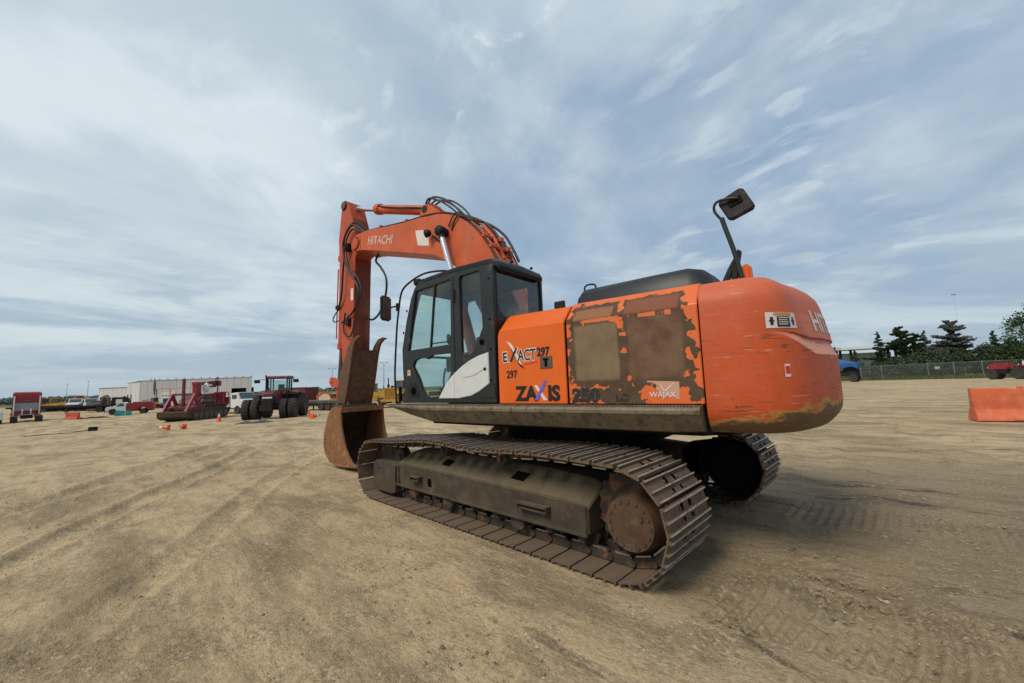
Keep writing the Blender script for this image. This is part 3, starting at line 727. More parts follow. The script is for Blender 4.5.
b = MB(); b.box((1.425,1.3815,1.735), (.06,.003,.09), 0); b.box((1.425,1.3835,1.75), (.05,.003,.045), 1); b.box((1.425,1.3835,1.70), (.05,.003,.022), 2)
U(b, 'warning_decal', [M['letter_white'], M['decalorange'], M['letter_black']], cabo)
b = MB()
wp = [(.827,1.395),(.78,1.46),(.682,1.586),(.60,1.66),(.512,1.718),(.40,1.785),(.278,1.842),(.13,1.89),(-.024,1.92),(-.026,1.56),(.13,1.475),(.259,1.425),(.476,1.395)]
b.prism(wp, 1, 1.375, 1.395)
wpo = U(b, 'white_side_panel', M['whitep'], cabo, bevel=.007)
b = MB(); b.prism([(.40,1.70),(.20,1.72),(.02,1.78),(.02,1.74),(.2,1.66),(.38,1.64)], 1, 1.393, 1.401); b.prism([(.535,1.72),(.543,1.72),(.543,1.40),(.535,1.40)], 1, 1.390, 1.3965, 1)
b.cyl((.03,1.39,1.73),(.03,1.402,1.73),.022,seg=12,mat=1)
U(b, 'panel_crease', [M['whitep'], M['hole']], wpo, bevel=.003)
b = MB(); b.prism([(.12,1.40),(.10,1.46),(-.02,1.54),(-.10,1.56),(-.115,1.40)], 1, 1.376, 1.388); U(b, 'lower_trim', M['charcoal'], cabo, bevel=.004)
# cab interior
b = MB()
def rbox(b, c, d, rot=None): b.box(c, d, rot=rot)
rbox(b, (.55,.87,1.78), (.52,.50,.14)); rbox(b, (.27,.87,2.12), (.14,.48,.66), (0,R(-10),0)); rbox(b, (.20,.87,2.55), (.10,.28,.20), (0,R(-8),0))
seat_o = U(b, 'seat', M['seat'], cabo, bevel=.05, seg=3)
b = MB()
for y in (.58,1.16): b.box((.60,y,1.83), (.52,.13,.20)); b.tube([(.80,y,1.92),(.84,y,2.05),(.86,y,2.12)], .014); b.lathe([(0,.02),(.05,.032),(.12,.028),(.14,.01)], (.86,y,2.10), (.1,0,1), 12)
b.box((.55,.87,1.56), (.50,.45,.30)); b.box((1.32,.50,2.05), (.05,.12,.22)); b.box((1.30,.87,1.45),(.2,.4,.06))
for y in (.78,.96): b.tube([(1.15,y,1.38),(1.20,y,1.60),(1.16,y,1.80)], .014); b.box((1.17,y,1.47),(.16,.10,.02),rot=(0,R(-30),0))
b.box((.0,.87,1.62),(.18,.85,.50))
U(b, 'control_console', M['seat'], cabo, bevel=.01)
# ---------------- front guard rail with left mirror
b = MB(); b.tube([(.62,1.375,3.00),(.78,1.38,3.035),(1.07,1.39,3.055),(1.345,1.40,2.995),(1.545,1.40,2.885),(1.62,1.40,2.62),(1.664,1.40,2.359),(1.71,1.40,1.797),(1.70,1.40,1.55),(1.673,1.40,1.33)], .0135, 10)
for z in (1.40,1.46,1.52): b.box((1.66,1.38,z), (.10,.05,.012))
b.box((1.62,1.38,1.46),(.012,.05,.2))
hr = U(b, 'front_handrail', M['black'])
b = MB(); b.cyl((1.64,1.40,2.70),(1.79,1.42,2.69),.012,seg=8); b.box((1.645,1.40,2.68),(.03,.035,.11)); U(b, 'mirror_bracket', M['black'], hr)
X = Matrix.Translation((1.865,1.43,2.69)) @ Matrix.Rotation(R(14), 4, 'Z')
b = MB(); b.prism([(-.10,-.18),(.10,-.18),(.10,.18),(-.10,.18)], 0, -.02, .05, X=X)
U(b, 'mirror_housing', M['hood'], hr, bevel=.025, seg=3)
b = MB(); b.prism([(-.075,-.15),(.075,-.15),(.075,.15),(-.075,.15)], 0, -.0225, -.0205, X=X); U(b, 'mirror_glass', M['vglass'], hr)
b = MB(); b.lathe([(0,.028),(.02,.045),(.08,.05),(.10,.045)], (1.20,1.34,2.985), (1,.15,-.15), 16); b.box((1.15,1.34,2.98),(.04,.03,.05)); U(b, 'cab_work_lamp', M['black'], cabo)
# ---------------- left side panels
def side_panel(name, x0, x1, front_round, mats, zt=2.32):
    b = MB(); sec = [(1.30,1.335),(1.402,1.335),(1.402,2.135),(1.392,2.16),(1.245,zt-.008),(1.20,zt+.012),(1.05,zt+.018),(1.05,1.4)]
    rings = []
    if front_round:
        for dx, dz, dy in ((0,-.10,-.05),(.012,-.055,-.022),(.04,-.02,-.007),(.085,0,0)):
            rings.append([Vector((x0-dx, y+(dy if y > 1.2 else 0), z+(dz if z > 1.5 else 0))) for y, z in sec])
    else: rings.append([Vector((x0, y, z)) for y, z in sec])
    n = 12
    for k in range(1, n+1):
        x = rings[0][0].x*(0)+(x0-.085 if front_round else x0)+(x1-(x0-.085 if front_round else x0))*k/n
        rings.append([Vector((x, y, z)) for y, z in sec])
    b.loft(rings)
    return U(b, name, mats, bevel=.006)
p1 = side_panel('front_side_panel', -.150, -1.042, True, M['orange'])
p1['label'] = 'orange side panel with black lettering'
# worn paint: brown adhesive stains where two pads were stuck
def worn_mat():
    m = bpy.data.materials.new('worn_orange_panel'); m.use_nodes = True; t = NT(m.node_tree); b = t.n['Principled BSDF']
    oc = t.new('ShaderNodeTexCoord').outputs['Object']; sp = t.new('ShaderNodeSeparateXYZ', inp={0: oc}); x, z = sp.outputs[0], sp.outputs[2]
    nA = t.noise(oc, 11, 2.0, .5, .2); nB = t.noise(oc, 30, 3, .6); nC = t.noise(oc, 5, 5, .6)
    ns = t.math('ADD', t.math('MULTIPLY', t.math('SUBTRACT', nA, .5), .36), t.math('MULTIPLY', t.math('SUBTRACT', nB, .5), .06))
    def rect(cx, cz, hx, hz_, amt=1.0):
        ax = t.math('SUBTRACT', t.math('ABSOLUTE', t.math('SUBTRACT', x, cx)), hx)
        az = t.math('SUBTRACT', t.math('ABSOLUTE', t.math('SUBTRACT', z, cz)), hz_)
        d = t.math('MAXIMUM', ax, az)
        return t.math('ADD', d, t.math('MULTIPLY', ns, amt)) if amt else d
    def U_(a, c): return t.math('MINIMUM', a, c)
    d = U_(rect(-1.375,1.80,.275,.33), rect(-1.925,1.80,.29,.33))
    d = U_(d, rect(-1.355,2.20,.235,.085,.45)); d = U_(d, rect(-1.90,2.20,.26,.085,.45))
    d = U_(d, rect(-1.64,1.62,.10,.22)); d = U_(d, rect(-1.45,1.42,.34,.085,1.15)); d = U_(d, rect(-2.26,1.40,.09,.055,.9))
    mask = t.ramp(d, .012, .004)
    padL = t.ramp(rect(-1.375,1.82,.222,.262,.10), .012, -.016); padR = t.ramp(rect(-1.925,1.83,.235,.272,.10), .012, -.016)
    upL = t.ramp(rect(-1.345,2.19,.20,.055,.05), .006, -.006); upR = t.ramp(rect(-1.90,2.20,.235,.070,.05), .006, -.006)
    # unstained gaps along the seam line
    gap = t.ramp(U_(U_(rect(-1.42,2.118,.16,.014,.04), rect(-1.87,2.11,.075,.016,.04)), U_(rect(-2.05,2.108,.025,.018,.05), rect(-1.64,1.96,.03,.014,.18))), .004, -.002)
    orange = t.mix(t.ramp(nC, .3, .7), (.62,.115,.02), (.70,.135,.024))
    brown = t.mix(t.ramp(nC, .35, .65), (.060,.034,.016), (.095,.056,.027))
    c = t.mix(mask, orange, brown)
    c = t.mix(padL, c, t.mix(t.ramp(nC, .3, .7), (.15,.092,.048), (.21,.142,.080)))
    c = t.mix(padR, c, t.mix(t.ramp(nC, .35, .6), (.105,.036,.018), (.150,.085,.048)))
    c = t.mix(upL, c, t.mix(nC, (.22,.085,.035), (.27,.115,.05))); c = t.mix(upR, c, t.mix(nC, (.17,.045,.02), (.21,.08,.036)))
    c = t.mix(gap, c, (.60,.15,.05))
    sc_ = t.noise(t.mapping(oc, scale=(1,1,6)), 14, 6, .7); c = t.mix(t.math('MULTIPLY', t.ramp(sc_, .6, .8), .35), c, (.33,.24,.15))
    t.set(b.inputs['Base Color'], c); t.set(b.inputs['Roughness'], t.math('ADD', t.math('MULTIPLY', mask, .4), .42))
    bn = t.new('ShaderNodeBump', inp={'Strength': .5, 'Distance': .004, 'Height': t.math('ADD', mask, t.math('MULTIPLY', nB, .3))}); t.l.new(bn.outputs[0], b.inputs['Normal'])
    return m
p2 = side_panel('rear_side_panel', -1.066, -2.286, False, worn_mat(), 2.335)
p2['label'] = 'orange side panel with brown peeled patches'
# body behind the panels
b = MB(); b.box((-1.22,0,1.80), (2.1,2.40,.98)); U(b, 'engine_bay', M['black'], bevel=.01)
b = MB(); b.box((-1.22,0,2.315),(2.12,2.2,.03)); b.prism([(-.95,1.3),(-.95,2.25),(-.15,2.25),(.3,1.9),(1.2,1.6),(1.5,1.5),(1.5,1.3)], 1, -1.38, -.48)
U(b, 'right_side_body', M['orange'], bevel=.02)
b = MB()    # engine cover: long black rounded box
rings = []
for x, k, zt in ((-.93,.12,2.46),(-.96,.05,2.52),(-1.03,0,2.555),(-1.8,0,2.575),(-2.12,0,2.58),(-2.24,.03,2.55),(-2.32,.08,2.48),(-2.36,.14,2.40)):
    yl, yr = 1.02-k, -1.0+k
    rings.append([Vector((x,yl,2.31)), Vector((x,yl-.012,2.38)), Vector((x,yl-.05,zt-.06)), Vector((x,yl-.11,zt-.01)), Vector((x,yl-.18,zt)), Vector((x,yr+.15,zt)), Vector((x,yr+.05,zt-.06)), Vector((x,yr,2.31))])
b.loft(rings)
hood = U(b, 'engine_cover', M['hood'])
b = MB(); b.tube([(-1.0,.84,2.55),(-1.005,.84,2.595),(-1.04,.84,2.615),(-1.09,.84,2.615),(-1.13,.84,2.60),(-1.14,.84,2.56)], .010); U(b, 'grab_handle', M['black'], hood)
b = MB(); b.box((-.86,1.16,2.375), (.13,.03,.08)); b.box((-.86,1.16,2.33),(.08,.03,.03)); U(b, 'hood_bracket', M['black'], bevel=.008)
b = MB(); b.box((-.815,1.404,1.755), (.145,.010,.125)); b.box((-.815,1.4105,1.755), (.035,.006,.09), 1); b.box((-.815,1.4105,1.785), (.07,.005,.02), 1)
U(b, 'panel_latch', [M['steel'], M['hole']], p1, bevel=.002)
b = MB(); b.prism([(-1.0465,1.34),(-1.062,1.34),(-1.062,2.14),(-1.0465,2.14)], 1, 1.36, 1.395); U(b, 'panel_gap', M['hole'])
# ---- lettering on the side
def side_text(st, x, z, size, mat, y=1.4035, offset=.003, shear=0., rot=0., spacing=1., parent=p1, sx=1., depth=.0015, name='lettering'):
    vs, fs = text_geo(st, size, depth/2, offset, shear, spacing=spacing)
    c, s = math.cos(rot), math.sin(rot); b = MB()
    b.add([(x-(v[0]*sx*c-v[1]*s), y+v[2]+depth/2, z+v[0]*sx*s+v[1]*c) for v in vs], fs)
    return U(b, name, mat, parent, angle=20)
# logo of the former owner: serif-like heavy letters on a white rim
b = MB()
side_text('E', -.245, 1.792, .145, M['letter_white'], offset=.014, sx=.85, y=1.4028); side_text('E', -.245, 1.792, .145, M['letter_black'], y=1.4045, offset=.004, sx=.85)
side_text('ACT', -.455, 1.792, .165, M['letter_white'], offset=.012, sx=.72, y=1.4028); side_text('ACT', -.455, 1.792, .165, M['letter_black'], y=1.4045, offset=.003, sx=.72)
def strokes(polys, mat, y, parent=p1, name='lettering'):
    b = MB()
    for p in polys: b.prism(p, 1, y, y+.0016)
    return U(b, name, mat, parent)
strokes([[(-.30,2.02),(-.345,1.965),(-.40,1.88),(-.475,1.735),(-.505,1.745),(-.43,1.90),(-.37,1.985)], [(-.452,1.945),(-.47,1.925),(-.35,1.775),(-.32,1.785)]], M['letter_white'], 1.4032)
strokes([[(-.335,1.955),(-.375,1.925),(-.44,1.80),(-.50,1.72),(-.54,1.705),(-.475,1.74),(-.415,1.83),(-.36,1.935)], [(-.455,1.935),(-.425,1.925),(-.335,1.79),(-.365,1.785)]], M['letter_black'], 1.4058)
strokes([[(-.52,1.742),(-.70,1.762),(-.70,1.772),(-.52,1.752)]], M['letter_red'], 1.4035)
side_text('297', -.705, 1.828, .118, M['letter_black'], offset=.0055, sx=.86)
side_text('297', -.293, 1.612, .112, M['letter_black'], offset=.0035, sx=.86)
side_text('ZA', -.415, 1.372, .205, M['letter_black'], offset=.010, sx=1.0, spacing=.98)
side_text('IS', -.818, 1.372, .205, M['letter_black'], offset=.010, sx=1.0, spacing=.98)
strokes([[(-.655,1.525),(-.69,1.525),(-.81,1.372),(-.765,1.372)]], M['letter_white'], 1.4036)
strokes([[(-.775,1.565),(-.815,1.57),(-.70,1.372),(-.655,1.372)]], M['letter_blue'], 1.4058)
def worn_text_mat(name, colr, thr):
    m = bpy.data.materials.new(name); m.use_nodes = True; t = NT(m.node_tree); b = t.n['Principled BSDF']
    oc = t.new('ShaderNodeTexCoord').outputs['Object']; b.inputs['Base Color'].default_value = (*colr, 1); b.inputs['Roughness'].default_value = .6
    t.set(b.inputs['Alpha'], t.ramp(t.noise(oc, 22, 4, .6), thr, thr+.02)); return m
side_text('250', -1.10, 1.362, .165, worn_text_mat('worn_black_lettering', (.015,.015,.018), .40), offset=.010, sx=1.12, parent=p2, spacing=1.05)
side_text('LC', -1.545, 1.362, .085, worn_text_mat('worn_black_small_lettering', (.015,.015,.018), .44), offset=.006, sx=1.1, parent=p2)
def sticker_mat():
    m = bpy.data.materials.new('torn_pink_sticker'); m.use_nodes = True; t = NT(m.node_tree); b = t.n['Principled BSDF']
    oc = t.new('ShaderNodeTexCoord').outputs['Object']; b.inputs['Base Color'].default_value = (.52,.27,.18,1); b.inputs['Roughness'].default_value = .6
    sp = t.new('ShaderNodeSeparateXYZ', inp={0: oc})
    e = t.math('ADD', t.math('ADD', t.noise(oc, 14, 3, .6), .48), t.math('MULTIPLY', t.math('SUBTRACT', t.math('MULTIPLY', sp.outputs[0], -1), 1.97), 2.5))
    t.set(b.inputs['Alpha'], t.ramp(t.math('ADD', e, t.math('MULTIPLY', t.math('SUBTRACT', sp.outputs[2], 1.40), 2.5)), 1.02, 1.03)); return m
strokes([[(-1.84,1.535),(-2.105,1.52),(-2.10,1.375),(-1.84,1.375)]], sticker_mat(), 1.4030, p2, 'torn_sticker')
side_text('WAJAX', -1.855, 1.395, .062, M['letter_white'], y=1.4052, offset=.001, sx=1.05, parent=p2)
strokes([[(-1.95,1.50),(-1.99,1.44),(-1.985,1.435),(-1.942,1.498)],[(-1.985,1.435),(-2.06,1.505),(-2.055,1.51),(-1.98,1.445)]], M['letter_white'], 1.4052, p2)
# ---------------- counterweight
def cw_plan():
    pts = [Vector((x, 1.402)) for x in np.linspace(-2.30, -2.50, 5)]
    R0 = 3.04; cx = -.12; aE = R(20)
    P0 = Vector((-2.50,1.402)); P2 = Vector((cx-R0*math.cos(aE), R0*math.sin(aE))); P1 = Vector((-2.845,1.402))
    for k in range(1, 15):
        t = k/14; pts.append(P0*(1-t)**2+P1*2*t*(1-t)+P2*t*t)
    for k in range(1, 25): a = aE-aE*k/24; pts.append(Vector((cx-R0*math.cos(a), R0*math.sin(a))))
    full = pts+[Vector((p.x,-p.y)) for p in reversed(pts[:-1])]
    return full
CP = cw_plan(); NC = len(CP)
CN = []
for i in range(NC):
    d = (CP[min(i+1,NC-1)]-CP[max(i-1,0)]).normalized(); CN.append(Vector((d.y, -d.x)) if True else None)
for i in range(NC):
    if CN[i].dot(CP[i]-Vector((-1.5,0))) < 0: CN[i] = -CN[i]
CN[0] = Vector((0,1)); CN[-1] = Vector((0,-1))
CS = [0]
for i in range(NC-1): CS.append(CS[-1]+(CP[i+1]-CP[i]).length)
def cw_w(i): s = min(CS[i], CS[-1]-CS[i]); return ss((s-.42)/.60)
def cw_levels(i):
    wv = cw_w(i); zA = 1.885-.050*wv; zB = zA-.010-.012*wv; zC = zB-.008-.105*wv; return wv, zA, zB, zC
def cw_inset(i, z):
    wv, zA, zB, zC = cw_levels(i); d = 0
    if z < 1.30: d = .11*((1.30-z)/.19)**2
    if z > zC+1e-6: d = .048*wv*min(1, (z-zC)/(zB-zC))
    if z > zA-1e-6: d = .032*wv+.060*wv*min(1, (z-zA)/(2.14-zA))
    if z > 2.14: t = min(1,(z-2.14)/.18); d += .035*t+.10*t**3
    return d
def cw_zs(i):
    wv, zA, zB, zC = cw_levels(i)
    return [1.11,1.125,1.15,1.19,1.24,1.30,1.5,zC-.02,zC,zC+(zB-zC)*.5,zB,zA-.004,zA,zA+.03,2.0,2.08,2.135,2.17,2.22,2.27,2.30,2.32]
def cw_pt(i, z, out=0.):
    p = CP[i]-CN[i]*(cw_inset(i, z)-out); return Vector((p.x, p.y, z))
b = MB(); rings = []
rows = len(cw_zs(0)); vs = []; fs = []
for i in range(NC):
    for z in cw_zs(i): vs.append(cw_pt(i, z))
for i in range(NC-1):
    for k in range(rows-1): fs.append((i*rows+k, (i+1)*rows+k, (i+1)*rows+k+1, i*rows+k+1))
n = len(vs)
for i in range(NC): p = cw_pt(i, 2.32); q_ = Vector((-1.9,0)); v = Vector((p.x,p.y)).lerp(q_, .22); vs.append(Vector((max(min(v.x,-2.30),-9),v.y,2.345)))
for i in range(NC-1): fs.append((i*rows+rows-1, (i+1)*rows+rows-1, n+i+1, n+i))
fs.append(tuple(range(n, n+NC))); fs.append(tuple(i*rows for i in range(NC)))
fs.append(tuple([k for k in range(rows)]+[n, n+NC-1]+[(NC-1)*rows+k for k in reversed(range(rows))]))
b.add(vs, fs)
def cw_mat():
    m = bpy.data.materials.new('faded_counterweight_paint'); m.use_nodes = True; t = NT(m.node_tree); b = t.n['Principled BSDF']
    oc = t.new('ShaderNodeTexCoord').outputs['Object']; sp = t.new('ShaderNodeSeparateXYZ', inp={0: oc}); z = sp.outputs[2]
    nC = t.noise(oc, 1.6, 5, .6); nF = t.noise(oc, 8, 6, .65)
    c = t.mix(t.ramp(nC, .35, .65), (.45,.066,.015), (.54,.090,.024))
    c = t.mix(t.math('MULTIPLY', t.ramp(z, 1.75, 2.35), .38), c, (.60,.18,.10))          # paler, pinker paint towards the top
    c = t.mix(t.math('MULTIPLY', t.ramp(nF, .5, .8), .14), c, (.62,.24,.13))
    # lower edge scraped to primer and bare steel
    e = t.math('ADD', t.math('SUBTRACT', z, 1.145), t.math('MULTIPLY', t.math('SUBTRACT', t.noise(t.mapping(oc, scale=(1,1,2.5)), 3.4, 7, .68), .5), -.36))
    e = t.math('SUBTRACT', e, t.math('MULTIPLY', t.math('MAXIMUM', t.math('SUBTRACT', -2.30, sp.outputs[0]), 0), .15))
    c = t.mix(t.ramp(e, .085, .055), c, t.mix(nF, (.38,.17,.035), (.50,.27,.07)))
    c = t.mix(t.ramp(e, .045, .015), c, t.mix(nF, (.10,.055,.028), (.17,.10,.05)))
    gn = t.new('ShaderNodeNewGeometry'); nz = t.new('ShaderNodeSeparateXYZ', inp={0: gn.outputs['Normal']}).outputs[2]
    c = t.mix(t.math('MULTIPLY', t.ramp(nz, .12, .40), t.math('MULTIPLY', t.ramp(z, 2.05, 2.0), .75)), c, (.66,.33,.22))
    # horizontal scrapes
    sv = t.noise(t.mapping(oc, scale=(1.6,1.6,22)), 2.1, 6, .62, .3); sel = t.ramp(t.noise(oc, 2.6, 3, .5), .40, .52)
    scr = t.math('MULTIPLY', t.ramp(sv, .600, .625), t.math('MULTIPLY', sel, t.ramp(z, 1.98, 1.90)))
    c = t.mix(t.math('MULTIPLY', scr, .85), c, (.09,.045,.025))
    pk = t.math('MULTIPLY', t.ramp(t.noise(oc, 17, 5, .7), .665, .675), t.ramp(z, 2.1, 1.8)); c = t.mix(pk, c, (.07,.035,.02))
    sv2 = t.noise(t.mapping(oc, scale=(2,2,18)), 3.1, 4, .5, .2); c = t.mix(t.math('MULTIPLY', t.ramp(sv2, .66, .70), .4), c, (.66,.34,.25))
    t.set(b.inputs['Base Color'], c); b.inputs['Roughness'].default_value = .55; b.inputs['Specular IOR Level'].default_value = .35
    bn = t.new('ShaderNodeBump', inp={'Strength': .22, 'Distance': .01, 'Height': t.math('ADD', t.noise(oc, 22, 5, .6), t.math('MULTIPLY', scr, -1.2))}); t.l.new(bn.outputs[0], b.inputs['Normal'])
    return m
cwo = U(b, 'counterweight', cw_mat(), angle=20)
def cw_curve(s, z, out):
    s = max(0, min(CS[-1]-1e-6, s)); import bisect
    i = min(bisect.bisect_right(CS, s)-1, NC-2); t = (s-CS[i])/(CS[i+1]-CS[i])
    return cw_pt(i, z, out).lerp(cw_pt(i+1, z, out), t)
def cw_patch(s0, s1, z0, z1, out, mat, name, n=10, parent=cwo):
    b = MB(); vs = []; fs = []
    for i in range(n+1):
        for j in range(5):
            for o_ in (0, 1): vs.append(cw_curve(s0+(s1-s0)*i/n, z0+(z1-z0)*j/4, out+(.0012 if o_ else 0)))
    for i in range(n):
        for j in range(4):
            a = (i*5+j)*2; c = ((i+1)*5+j)*2; fs.append((a+1, c+1, c+3, a+3)); fs.append((a, a+2, c+2, c))
    b.add(vs, fs); return U(b, name, mat, parent)
def cw_text(st, s0, z0, size, mat, out, sx=1., offset=0., name='lettering', parent=cwo):
    vs, fs = text_geo(st, size, 0, offset)
    bm = bmesh.new(); bv = [bm.verts.new(v) for v in vs]
    for f in fs:
        try: bm.faces.new([bv[i] for i in f])
        except ValueError: pass
    bmesh.ops.triangulate(bm, faces=bm.faces)
    for _ in range(3):
        long = [e for e in bm.edges if e.calc_length() > .05]
        if long: bmesh.ops.subdivide_edges(bm, edges=long, cuts=1); bmesh.ops.triangulate(bm, faces=bm.faces)
    bm.verts.ensure_lookup_table(); bm.verts.index_update()
    b = MB(); b.add([cw_curve(s0+v.co.x*sx, z0+v.co.y, out) for v in bm.verts], [tuple(x.index for x in f.verts) for f in bm.faces]); bm.free()
    return U(b, name, mat, parent)
d0 = cw_patch(.45,.745,1.895,2.015,.003, M['letter_white'], 'warning_decal')
cw_patch(.535,.655,1.905,1.982,.006, M['letter_black'], 'decal_text_block', parent=d0)
cw_patch(.51,.68,1.992,2.012,.006, M['decalorange'], 'decal_strip', parent=d0)
for s_0 in (.482,.685):
    cw_patch(s_0, s_0+.022, 1.918,1.978,.006, M['letter_black'], 'decal_figure', n=2, parent=d0)
    cw_patch(s_0-.008, s_0+.03, 1.945,1.956,.0065, M['letter_black'], 'decal_figure', n=2, parent=d0)
for k in range(4): cw_patch(.547,.64-.012*(k%2),1.968-k*.016,1.974-k*.016,.008, M['letter_white'], 'decal_line', n=3, parent=d0)
d1 = cw_patch(.555,.60,1.53,1.625,.003, M['letter_white'], 'red_maple_decal', n=3); cw_patch(.560,.595,1.555,1.61,.006, M['letter_red'], 'decal_mark', n=3, parent=d1)
smid = CS[-1]/2
cw_text('HITACHI', smid-.79, 1.90, .24, worn_text_mat('worn_white_lettering', (.62,.55,.50), .30), .004, sx=1.32, offset=.006)
# ---------------- rear mirror on its post, orange lug
b = MB(); b.tube([(-2.50,.20,2.30),(-2.42,.20,2.80),(-2.352,.20,3.10),(-2.325,.20,3.22)], .024, 10, smooth=4)
b.tube([(-2.332,.20,3.19),(-2.272,.205,3.29),(-2.262,.21,3.35),(-2.285,.215,3.395),(-2.34,.22,3.41),(-2.42,.225,3.40),(-2.49,.225,3.385)], .014, 10)
rmo = U(b, 'rear_mirror_post', M['hood'])
b = MB(); X = Matrix.Translation((-2.468,.17,3.345)) @ Matrix.Rotation(R(17), 4, 'Y') @ Matrix.Rotation(R(12), 4, 'X') @ Matrix.Scale(.90, 4)
b.prism([(-.115,-.165),(.09,-.17),(.125,-.155),(.14,-.12),(.165,.09),(.16,.125),(.13,.145),(-.08,.17),(-.115,.16),(-.13,.13),(-.155,-.115),(-.15,-.15)], 1, -.04, .025, X=X)
mh = U(b, 'mirror_housing', M['black'], rmo, bevel=.012, seg=3)
b = MB(); b.box((0,.03,.02), (.15,.02,.10), X=X); U(b, 'mirror_clamp', M['under'], rmo, bevel=.005)
b = MB(); b.prism([(-2.30,2.33),(-2.555,2.33),(-2.54,2.69),(-2.46,2.70)], 1, .02, .16); U(b, 'lifting_lug', M['orange'], cwo, bevel=.02)
b = MB(); b.loft([[Vector(p) for p in ((-2.30,.10,2.34),(-2.36,.10,2.33),(-2.36,.18,2.33),(-2.30,.18,2.34))], [Vector(p) for p in ((-2.44,.10,2.86),(-2.47,.10,2.84),(-2.47,.18,2.84),(-2.44,.18,2.86))]])
b.tube([(-2.22,.3,2.30),(-2.36,.15,2.66),(-2.42,.1,2.78)], .035, smooth=3)
U(b, 'exhaust_stack', M['black'])
# ---------------- boom
bt = [(4.40,4.78),(4.21,4.785),(2.93,4.61),(2.45,4.575),(2.29,4.54),(1.99,4.505),(1.82,4.45),(1.62,4.38),(1.46,4.28),(1.31,4.17),(1.18,4.05),(1.08,3.94),(.99,3.82),(.84,3.60),(.72,3.38),(.58,3.05),(.42,2.62),(.22,2.12),(.12,1.88)]
bb = [(.20,1.66),(.42,1.66),(.70,2.05),(1.0,2.55),(1.3,3.05),(1.58,3.48),(1.79,3.62),(1.95,3.72),(2.11,3.80),(2.6,3.94),(3.20,4.11),(4.28,4.40),(4.42,4.42)]
b = MB(); b.prism(bt+bb, 1, .27, .30); b.prism(bt+bb, 1, -.30, -.27)
# top and bottom plates inset between the webs
def strip(pts, th, y0=-.27, y1=.27):
    for (a, c) in zip(pts[:-1], pts[1:]):
        a, c = Vector(a), Vector(c); d = (c-a).normalized(); n_ = Vector((-d.y, d.x))*th
        b.prism([tuple(a), tuple(c), tuple(c+n_), tuple(a+n_)], 1, y0, y1)
strip(bt, .03); strip([(4.42,4.42)]+list(reversed(bb))[1:], -.03)
# boom point fork
for y0, y1 in ((.205,.30),(-.30,-.205)):
    b.prism([(4.36,4.43),(4.62,4.44),(4.72,4.52),(4.73,4.64),(4.66,4.74),(4.52,4.79),(4.36,4.785)], 1, y0, y1)
# weld seams and bosses
boom = U(b, 'boom', M['boom'], bevel=.004)
b = MB(); b.lathe([(-.325,.12),(-.30,.12),(-.30,.155),(-.29,.155),(.29,.155),(.30,.155),(.30,.12),(.325,.12),(.33,.06)], (4.56,0,4.60), (0,1,0), 24); U(b, 'boom_point_pin', M['armp'], boom)
b = MB(); b.lathe([(-.50,.065),(-.49,.08),(-.30,.07),(-.298,.13),(.298,.13),(.30,.07),(.49,.08),(.50,.065),(.51,.03)], (1.80,0,4.11), (0,1,0), 24)
b.cyl((1.80,.49,4.11),(1.80,.512,4.11),.045,seg=6); U(b, 'boom_cylinder_pin', M['black'], boom)
b = MB()
for sy in (.10,-.16): b.prism([(2.75,4.58),(2.62,4.80),(2.48,4.885),(2.36,4.84),(1.98,4.52),(2.1,4.50)], 1, sy, sy+.05)
U(b, 'cylinder_mount', M['boom'], boom, bevel=.01)
vs, fs = text_geo('HITACHI', .235, .001, .006)
def boom_uv(u, v):   # along the web, local slope
    a = Vector((4.12,4.475)); d = Vector((-.9725,-.205)).normalized(); n_ = Vector((-d.y, d.x))
    n_ = n_ if n_.y > 0 else -n_
    p = a+d*u+n_*v; return p
b = MB(); b.add([(boom_uv(v[0]*.92, v[1]).x, .3025+v[2], boom_uv(v[0]*.92, v[1]).y) for v in vs], fs); U(b, 'lettering', M['letter_boom'], boom)
b = MB(); b.prism([(2.60,4.365),(2.25,4.285),(2.235,3.995),(2.53,4.07)], 1, .301, .3035); U(b, 'pale_patch', M['letter_white'], boom)
b = MB(); b.lathe([(-.05,.03),(-.03,.055),(.04,.07),(.05,.07),(.055,.05)], (2.14,.40,4.17), (.8,.3,-.1), 16); b.tube([(2.08,.36,4.12),(2.02,.33,4.07),(1.98,.31,4.03),(1.93,.31,4.0)], .018); U(b, 'boom_lamp', M['black'], boom)
# boom cylinders
for sy in (1, -1):
    y = sy*.425; a = Vector((1.80,y,4.11)); f_ = Vector((.95,y,1.55)); d = (f_-a).normalized()
    b = MB(); b.cyl(a+d*1.25, f_, .085, seg=20); b.lathe([(-.05,.07),(-.05,.11),(.05,.11),(.05,.07)], f_, (0,1,0), 16); b.cyl(a+d*1.20, a+d*1.30, .10, seg=20)
    bc = U(b, 'boom_cylinder', M['armp'], bevel=0)
    b = MB(); b.cyl(a+d*.08, a+d*1.25, .048, seg=20); U(b, 'piston_rod', M['chrome'], bc)
    b = MB(); b.lathe([(-.05,.06),(-.05,.088),(.05,.088),(.05,.06)], a, (0,1,0), 20); b.cyl(a+d*.05, a+d*.14, .056); U(b, 'rod_eye', M['black'], bc)
